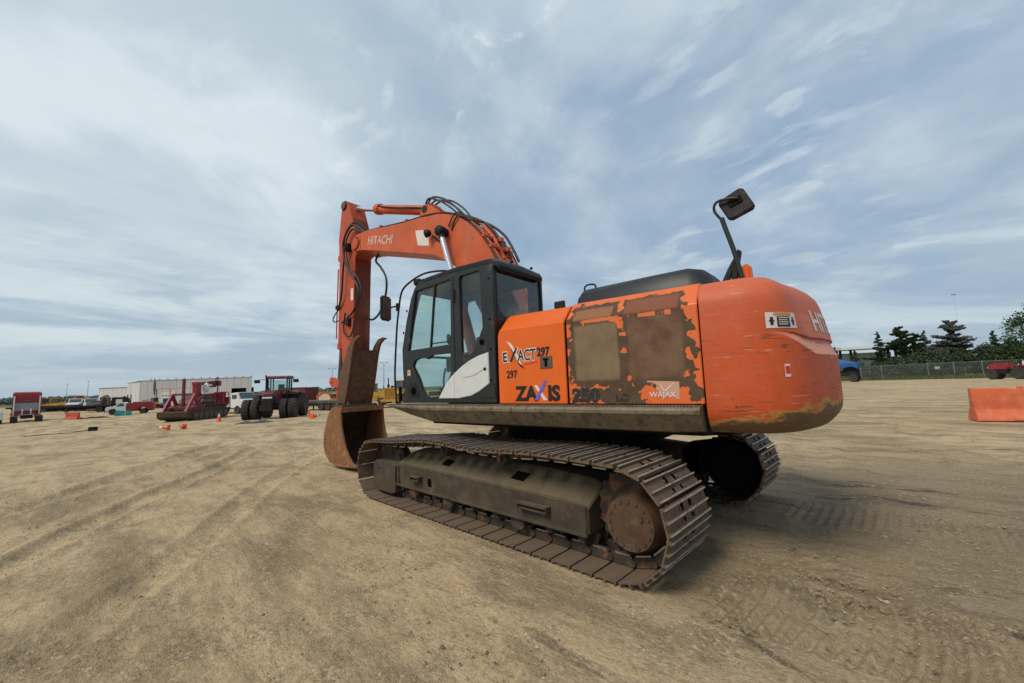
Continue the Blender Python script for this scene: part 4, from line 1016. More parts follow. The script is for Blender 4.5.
# arm cylinder on top of the boom
a = Vector((2.46,0,4.80)); e = Vector((5.20,0,5.66)); d = (e-a).normalized()
b = MB(); b.cyl(a, a+d*1.80, .095, seg=24); b.cyl(a+d*1.70, a+d*1.84, .115, seg=24); b.lathe([(-.12,.06),(-.12,.11),(.12,.11),(.12,.06)], a, (0,1,0), 20)
ac = U(b, 'arm_cylinder', M['boom'])
b = MB(); b.cyl(a+d*1.84, e, .055, seg=20); U(b, 'piston_rod', M['chrome'], ac)
b = MB(); b.lathe([(-.09,.05),(-.09,.10),(.09,.10),(.09,.05)], e, (0,1,0), 20); b.cyl(e-d*.2, e-d*.05, .07); U(b, 'rod_eye', M['armp'], ac)
b = MB(); b.tube([(2.60,.09,4.86),(3.0,.12,4.98),(3.4,.12,5.10),(3.9,.10,5.28),(4.1,.08,5.38)], .016); b.cyl((2.52,.115,4.8),(2.52,.16,4.8),.07,seg=16,mat=0); U(b, 'cylinder_pipe', M['black'], ac)
# ---------------- arm
ao = [(5.03,5.70),(5.13,5.76),(5.24,5.75),(5.31,5.67),(5.36,5.35),(5.43,4.90),(5.40,4.4),(5.36,3.6),(5.30,2.6),(5.17,1.6),(5.12,1.25),(5.0,1.17),(4.90,1.22),(4.84,1.6),(4.80,2.6),(4.77,3.8),(4.74,4.40),(4.56,4.46),(4.46,4.56),(4.46,4.68),(4.56,4.78),(4.72,4.84),(4.84,5.2)]
b = MB(); b.prism(ao, 1, -.195, .195); arm = U(b, 'arm', M['armp'], bevel=.012)
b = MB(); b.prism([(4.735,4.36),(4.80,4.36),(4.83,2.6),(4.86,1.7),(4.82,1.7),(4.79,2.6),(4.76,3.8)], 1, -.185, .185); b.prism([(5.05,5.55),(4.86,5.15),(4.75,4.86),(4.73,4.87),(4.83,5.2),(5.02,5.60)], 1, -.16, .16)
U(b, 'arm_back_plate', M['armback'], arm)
b = MB(); b.lathe([(-.235,.03),(-.23,.085),(-.195,.085),(-.195,.12),(.195,.12),(.195,.085),(.23,.085),(.235,.03)], (5.20,0,5.66), (0,1,0), 20)
U(b, 'arm_pin', M['steel'], arm); b = MB()
b.lathe([(-.24,.04),(-.235,.09),(.235,.09),(.24,.04)], (5.02,0,1.27), (0,1,0), 20)
U(b, 'arm_pin', M['steel'], arm)
b = MB(); b.box((4.86,.197,3.58), (.10,.004,.26)); U(b, 'pale_sticker', M['letter_white'], arm)
# arm / boom hoses
def hose(pts, r=.02, parent=None, name='hydraulic_hose', mat='hose'):
    b = MB(); b.tube(pts, r, 8); return U(b, name, M[mat], arm if parent is None else parent)
hose([(4.30,.25,4.80),(4.60,.32,5.02),(4.85,.33,4.93),(5.00,.33,4.70),(5.02,.30,4.40),(5.10,.28,4.00),(5.16,.27,3.60),(5.38,.22,3.30)], .021)
hose([(4.30,.20,4.83),(4.55,.28,5.08),(4.84,.30,5.02),(5.0,.31,4.78),(4.98,.31,4.35),(4.78,.29,4.0),(4.55,.27,3.72),(4.50,.26,3.50),(4.68,.25,3.22),(4.95,.24,3.08),(5.20,.23,3.0)], .021)
hose([(4.35,.22,4.78),(4.62,.30,4.94),(4.83,.31,4.86),(4.93,.31,4.62),(4.80,.31,4.15),(4.50,.28,3.85),(4.40,.26,3.55),(4.60,.24,3.30)], .017)
hose([(4.26,-.05,4.38),(4.20,.05,4.20),(3.95,.10,4.00),(3.74,.12,3.72),(3.80,.1,3.38),(4.15,.0,3.10),(4.55,-.1,3.02),(4.80,-.12,3.10)], .022)
hose([(5.05,.24,3.2),(5.10,.25,2.9),(5.02,.26,2.72),(4.85,.25,2.66),(4.78,.22,2.80),(4.78,.2,3.0)], .018)
b = MB(); b.box((4.95,.25,4.62),(.16,.10,.16)); b.cyl((4.96,.25,4.58),(4.96,.34,4.58),.06,seg=12); U(b, 'hose_clamp', M['black'], arm, bevel=.01); b = MB(); b.box((4.95,.23,2.98),(.12,.07,.16)); U(b, 'hose_clamp', M['black'], arm, bevel=.01)
b = MB(); b.tube([(5.38,.20,3.32),(5.46,.24,3.22),(5.52,.26,3.10),(5.44,.26,3.04),(5.36,.22,3.06)], .014); b.box((5.40,.2,3.36),(.09,.10,.09)); U(b, 'hose_bracket', M['black'], arm)
# hoses arching over the boom heel
for k, (yy, hgt, r_) in enumerate(((.22,-.07,.017),(.15,.0,.017),(.05,-.03,.016),(-.08,.03,.017))):
    hose([(2.50,yy*.6,4.90),(2.30,yy,4.95+hgt*.6),(2.02,yy,4.84+hgt),(1.74,yy,4.62+hgt*.9),(1.52,yy,4.38+hgt*.5),(1.30,yy,4.22+.02*k)], r_, boom)
for k, yy in enumerate((.25,.20,-.20,-.25)):
    hose([(4.30,yy,4.81),(3.6,yy,4.73),(2.93,yy,4.645),(2.45,yy,4.61),(2.1,yy,4.56),(1.82,yy,4.49),(1.46,yy,4.32),(1.18,yy,4.09),(.98,yy,3.85),(.83,yy,3.63),(.62,yy,3.2),(.4,yy,2.6)], .016, boom, 'boom_pipe', 'hose' if yy in (.25,-.25) else 'boom')
hose([(1.62,-.15,4.46),(1.30,-.28,4.28),(1.04,-.31,4.05),(.88,-.31,3.80),(.74,-.30,3.52)], .022, boom)
hose([(1.70,.0,4.50),(1.36,-.10,4.32),(1.10,-.12,4.08),(.94,-.12,3.82),(.80,-.12,3.55)], .022, boom)
hose([(1.20,.0,4.15),(1.02,.02,3.93),(.90,.03,3.74),(.78,.03,3.5)], .030, boom, 'boom_pipe', 'boom')
hose([(1.66,.31,4.12),(1.52,.33,4.30),(1.40,.31,4.33),(1.28,.28,4.20)], .012, boom); hose([(1.72,.32,4.20),(1.55,.34,4.36),(1.42,.31,4.36)], .012, boom)
for (x, z) in ((1.0,3.88),(1.52,4.36),(2.93,4.66),(3.75,4.77),(.86,3.68)):
    b = MB(); b.box((x,.0,z), (.06,.54,.05))
    if x in (1.0,.86): b.box((x,.18,z+.01),(.10,.08,.07)); b.box((x-.02,-.12,z+.01),(.12,.07,.07))
    U(b, 'pipe_clamp', M['boom'], boom, bevel=.006)
# ---------------- bucket cylinder, linkage
b = MB(); a = Vector((5.56,0,4.55)); e = Vector((5.60,0,2.46)); b.cyl(a, e, .082, seg=20); b.cyl(e+Vector((0,0,.12)), e, .10, seg=20); b.lathe([(-.09,.04),(-.09,.09),(.09,.09),(.09,.04)], a, (0,1,0), 16); b.box((5.48,0,4.55),(.2,.14,.14))
b.tube([(5.62,.09,4.3),(5.64,.10,3.4),(5.66,.10,2.7)], .014)
kc = U(b, 'bucket_cylinder', M['armp'])
b = MB(); b.cyl(e, (5.68,0,1.74), .05, seg=16); U(b, 'piston_rod', M['steel'], kc)
b = MB()
for y in (-.17,.17):
    b.prism([(5.08,1.66),(5.04,1.58),(5.10,1.50),(5.5,1.60),(5.70,1.62),(5.80,1.72),(5.74,1.83),(5.6,1.82)], 1, y-.025, y+.025)
    b.prism([(5.62,1.80),(5.78,1.74),(5.62,1.45),(5.40,1.12),(5.30,1.10),(5.28,1.2)], 1, y*.6-.02, y*.6+.02)
b.lathe([(-.21,.03),(-.2,.06),(.2,.06),(.21,.03)], (5.69,0,1.74), (0,1,0), 16)
U(b, 'bucket_linkage', M['armp'], bevel=.006)
# ---------------- bucket: open towards the machine
bp_out = [(4.62,1.10),(4.86,1.18),(4.98,1.15),(5.09,1.02),(5.17,.84),(5.25,.62),(5.27,.42),(5.20,.23),(5.02,.085),(4.80,.030),(4.45,.028),(4.06,.055)]
bp_in = [(4.05,.085),(4.18,.13),(4.32,.25),(4.44,.42),(4.52,.60),(4.58,.80),(4.60,.98)]
b = MB()
for y0, y1 in ((.46,.495),(-.495,-.46)): b.prism(bp_out+bp_in, 1, y0, y1)
n_ = len(bp_out)
for i in range(n_-1):
    a, c = Vector(bp_out[i]), Vector(bp_out[i+1]); d = (c-a).normalized(); nn = Vector((d.y, -d.x))*.03
    ctr = Vector((4.75,.6))
    if nn.dot(ctr-a) < 0: nn = -nn
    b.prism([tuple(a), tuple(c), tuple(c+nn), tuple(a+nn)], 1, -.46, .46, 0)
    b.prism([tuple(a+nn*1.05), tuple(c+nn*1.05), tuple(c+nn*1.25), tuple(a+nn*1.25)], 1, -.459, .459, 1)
b.box((4.70,0,1.11),(.20,.96,.09)); b.box((4.10,0,.075),(.16,1.02,.045))
bk = U(b, 'bucket', [M['bucket'], M['bucketin']], bevel=.003); bk.location = (-.01*math.cos(SW)-.085*math.sin(SW), .085*math.cos(SW), .03)
b = MB()
for y in (-.17,.17): b.prism([(4.72,1.10),(4.84,1.30),(5.02,1.38),(5.16,1.36),(5.30,1.22),(5.32,1.10),(5.1,1.0)], 1, y-.05 if y < 0 else y+.03, y-.02 if y < 0 else y+.06)
b.box((4.80,0,1.17),(.16,.80,.08))
U(b, 'bucket_ears', M['steel'], bk, bevel=.008)
for k in range(5):
    y = -.42+k*.21; b = MB(); b.loft([[Vector((4.10,y+dy,.07+dz)) for dy, dz in ((-.05,-.045),(.05,-.045),(.05,.045),(-.05,.045))], [Vector((3.92,y+dy,.055+dz)) for dy, dz in ((-.035,-.012),(.035,-.012),(.035,.012),(-.035,.012))]])
    U(b, 'bucket_tooth', M['steel'], bk, bevel=.004)
b = MB(); b.prism([(5.18,.60),(5.22,.60),(5.16,.30),(4.95,.13),(4.4,.09),(4.4,.12),(4.93,.16),(5.15,.33)], 1, .495, .503); U(b, 'wear_strip', M['bucket'], bk)
# ---------------- thumb folded up against the arm
tine = [(4.98,1.16),(5.10,1.22),(5.16,1.40),(5.10,1.75),(5.0,2.02),(4.86,2.22),(4.78,2.36),(4.70,2.48),(4.56,2.60),(4.40,2.635),(4.27,2.60),(4.38,2.575),(4.49,2.51),(4.545,2.42),(4.585,2.30),(4.63,2.12),(4.70,1.80),(4.78,1.50),(4.88,1.20)]
b = MB()
for y in (.32,-.26): b.prism(tine, 1, y-.03, y+.03)
b.prism([(4.590,2.365),(4.635,2.365),(4.75,1.80),(4.84,1.45),(4.90,1.24),(4.86,1.23),(4.79,1.45),(4.69,1.80)], 1, -.235, .295)
b.prism([(4.685,1.83),(4.715,1.83),(4.74,1.80),(4.69,1.80)], 1, -.235, .295)
th = U(b, 'thumb', M['thumb'], bevel=.006)
b = MB(); b.cyl((5.0,-.34,1.24),(5.0,.43,1.24),.05); b.box((4.94,.05,1.18),(.12,.62,.16)); U(b, 'thumb_pivot', M['steel'], th, bevel=0)

# ============================================================ SURROUNDINGS
def place(b, *a, **k): return b.build(*a, **k)
def wheel(parent, x, y, r, wd, lugs=16, name='wheel', rimf=.55, z=None):
    z = r if z is None else z
    b = MB(); h = wd/2
    b.lathe([(-h*.75, r*rimf), (-h, r*.72), (-h*.95, r*.90), (-h*.7, r*.975), (h*.7, r*.975), (h*.95, r*.90), (h, r*.72), (h*.75, r*rimf)], (x,y,z), (0,1,0), 26)
    if lugs:
        for k in range(lugs):
            for s in (-1,1):
                t = 2*math.pi*(k+(.5 if s > 0 else 0))/lugs
                X = Matrix.Translation((x,y,z)) @ Matrix.Rotation(t, 4, 'Y') @ Matrix.Translation((0, s*h*.48, r*.985)) @ Matrix.Rotation(s*R(28), 4, 'Z')
                b.box((0,0,0), (r*.12,h*1.02,r*.07), X=X)
    o = b.build(name, M['tyre'], parent)
    q = MB(); q.lathe([(-h*.5, r*rimf*1.02), (-h*.55, r*rimf*.8), (-h*.2, r*.3), (h*.2, r*.3), (h*.55, r*rimf*.8), (h*.5, r*rimf*1.02)], (x,y,z), (0,1,0), 22)
    q.lathe([(-h*.6, r*.16),(h*.6, r*.16)], (x,y,z), (0,1,0), 12)
    q.build('rim', M['rim'], o)
    return o
def head(x0, y0, x1, y1): return math.atan2(y1-y0, x1-x0)
def mk(name, mat, parent, bevel, *shapes, **k):
    b = MB()
    for s in shapes:
        kind = s[0]
        if kind == 'box': b.box(s[1], s[2], *(s[3:4]))
        elif kind == 'pr': b.prism(s[1], s[2], s[3], s[4])
        elif kind == 'cyl': b.cyl(s[1], s[2], s[3], seg=14)
        elif kind == 'tube': b.tube(s[1], s[2], 6)
    return b.build(name, mat, parent, bevel, **k)
# ---------- red highway tractor seen from behind
def highway_tractor(loc, rz, label, paint, sleeper_back):
    t = thing('highway_truck', label, 'truck', loc, rz)
    mk('chassis', M['black'], t, .01, ('box',(1.5,.42,.78),(6.6,.10,.26)), ('box',(1.5,-.42,.78),(6.6,.10,.26)), ('box',(-1.6,0,.78),(.12,.9,.26)), ('box',(.2,0,.8),(.3,.9,.2)))
    for x in (-1.0,.32):
        for y in (-.98,.98): wheel(t, x, y, .52, .56, 0)
    for y in (-1.02,1.02): wheel(t, 5.4, y, .52, .30, 0)
    c = mk('sleeper_cab', paint, t, .10, ('pr',[(1.9,.95),(1.9,3.0),(2.1,3.75),(2.6,3.92),(3.6,3.85),(4.3,3.3),(4.7,2.75),(4.7,.95)],1,-1.2,1.2))
    mk('sleeper_back_panel', sleeper_back, c, .02, ('pr',[(-.98,1.55),(.98,1.55),(1.0,2.35),(.92,2.50),(-.92,2.50),(-1.0,2.35)],0,1.86,1.905))
    mk('rear_window', M['vglass'], c, .02, ('box',(1.885,0,2.78),(.03,.62,.22)))
    mk('bonnet', paint, t, .08, ('pr',[(4.7,.9),(4.7,2.1),(5.8,1.95),(6.35,1.75),(6.4,.8)],1,-.85,.85))
    for y in (-1.08,1.08): mk('fender', paint, t, .03, ('pr',[(4.7,.9),(4.8,1.25),(5.4,1.3),(6.0,1.2),(6.1,.9)],1,y-.2,y+.2))
    for y in (-1.22,1.22): mk('exhaust_stack', M['chrome'], t, 0, ('cyl',(1.75,y*.86,1.0),(1.75,y*.86,3.4),.075))
    mk('fifth_wheel', M['black'], t, .01, ('box',(-.3,0,1.0),(.9,.85,.12)), ('box',(-.3,0,.92),(.5,1.0,.1)))
    mk('deck_frame', M['whitev'], t, .01, ('tube',[(.9,-.35,.95),(.9,-.35,1.65),(1.3,-.35,1.7)],.05), ('tube',[(.9,.35,.95),(.9,.35,1.65),(1.3,.35,1.7)],.05), ('box',(1.2,0,1.05),(.7,1.3,.05)))
    for y in (-1.1,1.1):
        mk('mud_flap', M['tyre'], t, .005, ('box',(-1.75,y*.9,.55),(.02,.6,.75)))
        mk('fuel_tank', M['chrome'], t, 0, ('cyl',(2.2,y*.9,.75),(3.9,y*.9,.75),.30))
        mk('tail_lamp', M['letter_red'], t, .005, ('box',(-1.83,y*.5,.85),(.04,.18,.10)))
    return t
rz0 = head(-3.6,4.5,67.3,9.2)
ht = highway_tractor((67.3,9.2,-.98), rz0+R(1), 'red highway tractor without trailer, seen from behind, pale panel on its sleeper', M['redp'], M['rim'])
ht.scale = (.9,.9,.9)
# ---------- service truck: white cab, red body
def service_truck():
    x0,y0,x1,y1 = 72.74,-1.90,81.32,2.16
    rz = math.atan2(y1-y0, x1-x0)+R(28); t = thing('service_truck', 'service truck with white cab and red box body, parked side-on before the grey hall', 'truck', (75.6,-1.6,-.8), rz)
    rz = R(75); t.rotation_euler.z = rz
    mk('frame', M['black'], t, .01, ('box',(3.0,0,.62),(6.6,.8,.2)))
    for x in (1.1,5.1):
        for y in (-.92,.92): wheel(t, x, y, .47, .30, 0)
    c = mk('cab', M['whitev'], t, .05, ('pr',[(3.35,.6),(3.35,1.95),(3.7,2.12),(4.3,2.1),(4.9,1.52),(5.9,1.40),(6.05,1.2),(6.05,.62),(5.6,.62),(5.5,.95),(5.1,1.08),(4.7,.95),(4.6,.6)],1,-1.0,1.0))
    for y in (-1.003,1.003): mk('side_window', M['vglass'], c, .005, ('pr',[(3.6,1.45),(3.7,1.92),(4.2,1.95),(4.65,1.5),(4.62,1.42)],1,y-.01,y+.01))
    mk('windshield', M['vglass'], c, .005, ('pr',[(4.36,2.06),(4.92,1.55),(4.95,1.57),(4.39,2.08)],1,-.85,.85))
    mk('bumper', M['black'], t, .02, ('box',(6.12,0,.65),(.15,1.9,.30)))
    body = mk('service_body', M['redp'], t, .03, ('pr',[(-.35,.95),(-.35,1.95),(3.2,1.95),(3.2,.70),(1.75,.70),(1.6,1.05),(1.1,1.15),(.6,1.05),(.45,.70),(.2,.70)],1,-1.12,1.12))
    for x in (.05,.9,1.75,2.6): mk('locker_door', M['redp'], body, .01, ('box',(x+.2,1.125,1.5),(.7,.02,.62)), ('box',(x+.2,1.14,1.5),(.12,.02,.05)))
    mk('tool_rack', M['redp'], t, .01, ('box',(1.2,.9,2.05),(2.6,.3,.16)), ('tube',[(-.1,0,1.95),(-.1,0,2.35),(1.4,0,2.3)],.07))
    mk('rear_step', M['redp'], t, .01, ('box',(-.65,0,.85),(.6,1.9,.10))); return t
_st = service_truck(); _st.scale = (.78,.78,.78); _st.location = (74.2,-1.9,-.8)
# ---------- machines in the far row
def loader(name, label, cat, loc, rz, paint, s=1., group=None, arms=True):
    t = thing(name, label, cat, loc, rz, group)
    def S(p): return tuple(v*s for v in p)
    for x in (-1.5,1.5):
        for y in (-1.05,1.05): wheel(t, x*s, y*s, .75*s, .55*s, 10)
    mk('body', paint, t, .05*s, ('pr',[tuple(v*s for v in p) for p in ((-2.6,.9),(-2.6,1.9),(-2.4,2.1),(-.9,2.15),(-.6,1.6),(.6,1.5),(1.7,1.3),(2.0,.8),(-.2,.6))],1,-.75*s,.75*s))
    c = mk('cab', paint, t, .04*s, ('box',S((-.1,0,3.15)),S((1.5,1.4,.12))), ('box',S((-.1,0,1.75)),S((1.3,1.3,.5))), *[('box',S((x,y,2.5)),S((.09,.09,1.3))) for x in (-.7,.5) for y in (-.6,.6)])
    mk('cab_glass', M['vglass'], c, 0, ('box',S((-.1,0,2.5)),S((1.12,1.16,1.2))))
    if arms:
        for y in (-.45,.45): mk('lift_arm', paint, t, .02, ('pr',[tuple(v*s for v in p) for p in ((.7,1.9),(1.0,2.0),(2.2,1.5),(3.1,.6),(2.9,.45),(2.0,1.2),(.8,1.7))],1,(y-.08)*s,(y+.08)*s))
        mk('loader_bucket', M['steel'], t, .02, ('pr',[tuple(v*s for v in p) for p in ((2.9,.1),(3.9,.05),(3.9,.12),(3.2,.3),(3.1,.9),(3.4,1.3),(3.3,1.35),(2.9,.95))],1,-1.3*s,1.3*s))
    mk('exhaust_pipe', M['black'], t, 0, ('cyl',S((-1.6,.3,2.1)),S((-1.6,.3,2.9)),.06*s))
    return t
def digger(name, label, loc, rz, paint, s=1., group=None, boompts=None):
    t = thing(name, label, 'excavator', loc, rz, group)
    def S(p): return tuple(v*s for v in p)
    for y in (-1.1,1.1):
        tr = mk('track', M['roller'], t, .03*s, ('pr',[tuple(v*s for v in p) for p in ((-1.9,.25),(-1.6,.0),(1.6,.0),(1.95,.25),(1.95,.6),(1.6,.85),(-1.6,.85),(-1.9,.6))],1,(y-.3)*s,(y+.3)*s))
    b = mk('house', paint, t, .08*s, ('pr',[tuple(v*s for v in p) for p in ((-2.4,1.0),(-2.4,1.9),(-2.1,2.2),(-.5,2.2),(-.3,1.9),(1.2,1.6),(1.3,1.0))],1,-1.3*s,1.3*s))
    c = mk('cab', paint, t, .05*s, ('box',S((.9,.8,2.85)),S((1.5,1.0,.12))), ('box',S((.9,.8,1.6)),S((1.4,.95,.5))), *[('box',S((x,y,2.3)),S((.1,.08,1.1))) for x in (.25,1.55) for y in (.36,1.24)])
    mk('cab_glass', M['vglass'], c, 0, ('box',S((.9,.8,2.3)),S((1.25,.82,1.05))))
    bp = boompts or [(.8,1.4),(2.0,3.4),(3.6,4.0),(5.2,3.2)]
    def beam(p, r0): 
        q = []
        for i in range(len(p)-1):
            a, e = Vector(p[i]), Vector(p[i+1]); d = (e-a).normalized(); n = Vector((-d.y,d.x))*r0
            q.append(('pr',[tuple((v)*s) for v in (a+n,e+n,e-n,a-n)],1,-.22*s,.22*s))
        return q
    bo = MB(); 
    for sft in [beam(bp,.26)]:
        for q in sft: bo.prism(q[1],1,q[3],q[4])
    bo.build('boom', paint, t, .02)
    e = Vector(bp[-1]); mk('arm', paint, t, .02, *[('pr',[tuple(v*s) for v in (e+Vector((-.3,.4)),e+Vector((.3,.2)),e+Vector((.1,-2.2)),e+Vector((-.15,-2.2)))],1,-.16*s,.16*s)])
    mk('bucket', M['steel'], t, .02, ('pr',[tuple(v*s) for v in (e+Vector((-.3,-2.2)),e+Vector((.3,-2.2)),e+Vector((.4,-2.8)),e+Vector((-.2,-3.1)),e+Vector((-.9,-2.7)))],1,-.5*s,.5*s))
    return t
farg = 'machines parked in the far left row'
loader('wheel_loader', 'brown-orange wheel loader leftmost of the far row, just right of the red highway tractor', 'loader', (141.9,11.6,-1.2), R(100), M['orangebg'], .95, farg)
loader('wheel_loader', 'dark yellow wheel loader second in the far row from the red highway tractor', 'loader', (137.5,9.8,-1.18), R(70), M['yellowp'], .95, farg)
digger('yellow_excavator', 'tall yellow excavator in the far row between the dark yellow loader and the red machine', (139.,7.9,-1.19), R(255), M['yellowp'], 1.0, farg, [(.8,1.4),(1.6,3.3),(2.8,3.2),(3.6,2.6)])
loader('red_farm_tractor', 'red farm tractor in the far row right of the yellow excavator', 'tractor', (138.5,5.9,-1.19), R(120), M['redp'], 1.05, farg, False)
def small_truck(label, loc, rz, paint, s=1., group=None, box=None, name='truck'):
    t = thing(name, label, 'truck', loc, rz, group)
    def S(p): return tuple(v*s for v in p)
    mk('frame', M['black'], t, .01, ('box',S((0,0,.7)),S((6.8,.9,.25))))
    for x in (-2.2,2.4):
        for y in (-.95,.95): wheel(t, x*s, y*s, .5*s, .35*s, 0)
    c = mk('cab', paint, t, .06*s, ('pr',[tuple(v*s for v in p) for p in ((1.2,.7),(1.2,2.5),(2.4,2.6),(2.75,1.75),(3.9,1.55),(4.0,.7))],1,-1.05*s,1.05*s))
    mk('windshield', M['vglass'], c, .01, ('pr',[tuple(v*s for v in p) for p in ((2.42,2.5),(2.74,1.8),(2.78,1.8),(2.46,2.52))],1,-.9*s,.9*s))
    for y in (-1.06,1.06): mk('side_window', M['vglass'], c, .01, ('box',S((1.85,y,2.05)),S((.8,.03,.5))))
    mk('load_body', box or paint, t, .03, ('box',S((-1.2,0,1.5)),S((4.4,2.2,1.3))))
    return t
small_truck('white pickup half cut off by the left picture edge beside the red highway tractor', (66.6,11.7,-.9), rz0+R(8), M['whitev'], .62)
small_truck('white truck in the far row beside the red farm tractor', (131.5,5.5,-1.13), R(160), M['whitev'], 1.05, farg)
small_truck('pale grey box truck in the far row nearest the low wing of the grey hall', (127.,3.8,-1.1), R(175), M['whitev'], 1.0, farg, M['rim'])
def flatbed(label, loc, rz, L=11., group=None, deck=None, wheels=True, zt=1.25, name='flatbed_trailer'):
    t = thing(name, label, 'trailer', loc, rz, group)
    mk('deck', deck or M['black'], t, .02, ('box',(0,0,zt),(L,2.5,.28)), ('box',(0,.5,zt-.3),(L*.9,.15,.3)), ('box',(0,-.5,zt-.3),(L*.9,.15,.3)))
    for x in ((-L*.36,-L*.24,-L*.12) if wheels else ()):
        for y in (-1.0,1.0): wheel(t, x, y, .5, .5, 0)
    mk('landing_gear', M['steel'], t, .01, ('box',(L*.25,.6,.5),(.12,.12,1.0)), ('box',(L*.25,-.6,.5),(.12,.12,1.0)))
    return t
flatbed('long black flatbed trailer under the far row of machines at left', (125.,9.2,-1.1), R(98), 13, None)
flatbed('black drop-deck trailer behind the white cab of the service truck', (99.,4.2,-.9), R(80), 11, None, zt=1.1)
t = thing('tarped_load', 'black wrapped load with white square notice standing behind the service truck', 'cargo', (98.,.3,-.9), R(78)); t.scale = (.68,)*3
mk('crate', M['black'], t, .08, ('pr',[(-1.6,0),(-1.7,2.4),(-1.2,3.6),(1.6,3.7),(1.9,2.6),(1.9,0)],1,-1.1,1.1))
mk('notice', M['whitev'], t, 0, ('box',(.3,1.12,2.55),(1.25,.03,1.15)))
digger('yellow_excavator', 'tan and grey excavator with low boom left of the black wrapped load', (112.,2.9,-1.0), R(200), M['steel'], .9, None, [(.8,1.4),(1.8,3.0),(3.0,3.2),(4.0,2.6)])['category'] = 'excavator'
loader('compact_loader', 'small yellow loader standing between service truck and red tracked machine', 'loader', (108.5,-5.1,-.97), R(200), M['yellowp'], .7)
loader('compact_loader', 'small blue loader before the grey hall, right of the small yellow loader', 'loader', (106.5,-6.6,-.96), R(170), M['bluep'], .62, None, False)
# ---------- red tracked machine with crane
def tracked_machine():
    rz = head(48.8,-5.4,42.84,-.66)
    t = thing('tracked_crane', 'dark red tracked drilling machine with loader crane, standing before the grey hall', 'machine', (45.9,-2.85,-.80), rz); t.scale = (.78,.78,.86)
    for y in (-1.15,1.15):
        tr = mk('track', M['roller'], t, .05, ('pr',[(-4.1,.55),(-3.9,.15),(-3.4,0),(3.0,0),(3.9,.35),(4.25,.75),(4.1,1.1),(3.3,1.2),(1.0,1.15),(-3.5,1.25),(-4.0,1.0)],1,y-.35,y+.35))
        for x in (-3.2,-2.2,-1.2,-.2,.8,1.8,2.8): 
            b = MB(); b.lathe([(0,.40),(.06,.40),(.07,.2),(.09,.05)], (x,y+(.33 if y > 0 else -.33),.48), (0,1 if y > 0 else -1,0), 16); b.build('track_wheel', M['steel'], tr)
    mk('deck', M['darkred'], t, .04, ('pr',[(-4.0,1.25),(-4.0,1.7),(2.2,1.7),(3.2,1.4),(3.2,1.1)],1,-1.45,1.45))
    for y in (-1.2,1.2): mk('front_frame', M['redp'], t, .02, ('pr',[(1.6,1.5),(2.6,2.9),(2.8,2.9),(4.35,1.0),(4.3,.7),(4.0,.8),(2.7,2.4),(1.9,1.4)],1,y-.12,y+.12))
    mk('mast', M['darkred'], t, .02, ('box',(2.7,0,2.9),(.26,.26,3.1)), ('box',(2.7,0,2.8),(.2,2.5,.2)))
    mk('front_blade', M['roller'], t, .02, ('pr',[(3.9,.2),(4.45,.5),(4.5,1.0),(4.3,1.1),(3.9,.9)],1,-1.6,1.6))
    mk('engine_box', M['darkred'], t, .04, ('pr',[(-1.6,1.7),(-1.6,2.7),(.2,2.8),(1.6,2.2),(1.9,1.7)],1,-1.1,1.1))
    mk('side_tray', M['steel'], t, .02, ('pr',[(-1.2,1.9),(-1.2,2.2),(1.3,2.25),(1.6,1.9)],1,1.1,1.35))
    mk('crane_column', M['redp'], t, .03, ('box',(.6,.2,3.2),(.75,.6,1.5)), ('box',(.6,.2,3.95),(.9,.7,.35)))
    mk('crane_boom', M['darkred'], t, .02, ('pr',[(.8,3.75),(.8,4.05),(-3.6,4.35),(-3.7,3.95)],1,-.05,.4), ('pr',[(-.9,3.5),(-1.0,3.7),(-3.2,3.75),(-3.2,3.55)],1,-.02,.3))
    mk('crane_head', M['darkred'], t, .03, ('box',(-3.55,.2,4.0),(.65,.8,.6)), ('tube',[(-3.3,.2,4.3),(-3.35,.2,4.65),(-3.75,.2,4.65),(-3.8,.2,4.2)],.07))
    mk('white_bag', M['whitev'], t, .25, ('pr',[(.15,2.9),(.1,3.6),(-.2,4.15),(-.6,4.1),(-.9,3.5),(-1.0,2.95)],1,.45,.95))
    mk('cab_post', M['darkred'], t, .01, *[('box',(x,y,2.7),(.12,.12,2.1)) for x in (-1.9,) for y in (1.2,)])
    mk('guard_rail', M['redp'], t, .01, ('tube',[(-1.0,1.4,2.85),(-2.6,1.4,2.95),(-4.1,1.4,2.9)],.045), *[('box',(x,1.4,2.3),(.07,.07,1.25)) for x in (-2.0,-2.7,-3.4,-4.1)])
    mk('tool_box', M['redp'], t, .03, ('box',(-3.0,.9,2.3),(1.2,.9,1.3)), ('box',(-4.2,.8,1.9),(.5,1.2,.9)), ('box',(-4.15,-.6,2.2),(.4,1.0,1.3)))
    mk('deck_rail', M['black'], t, .01, ('box',(-1.2,1.46,1.45),(4.2,.05,.25)))
tracked_machine()
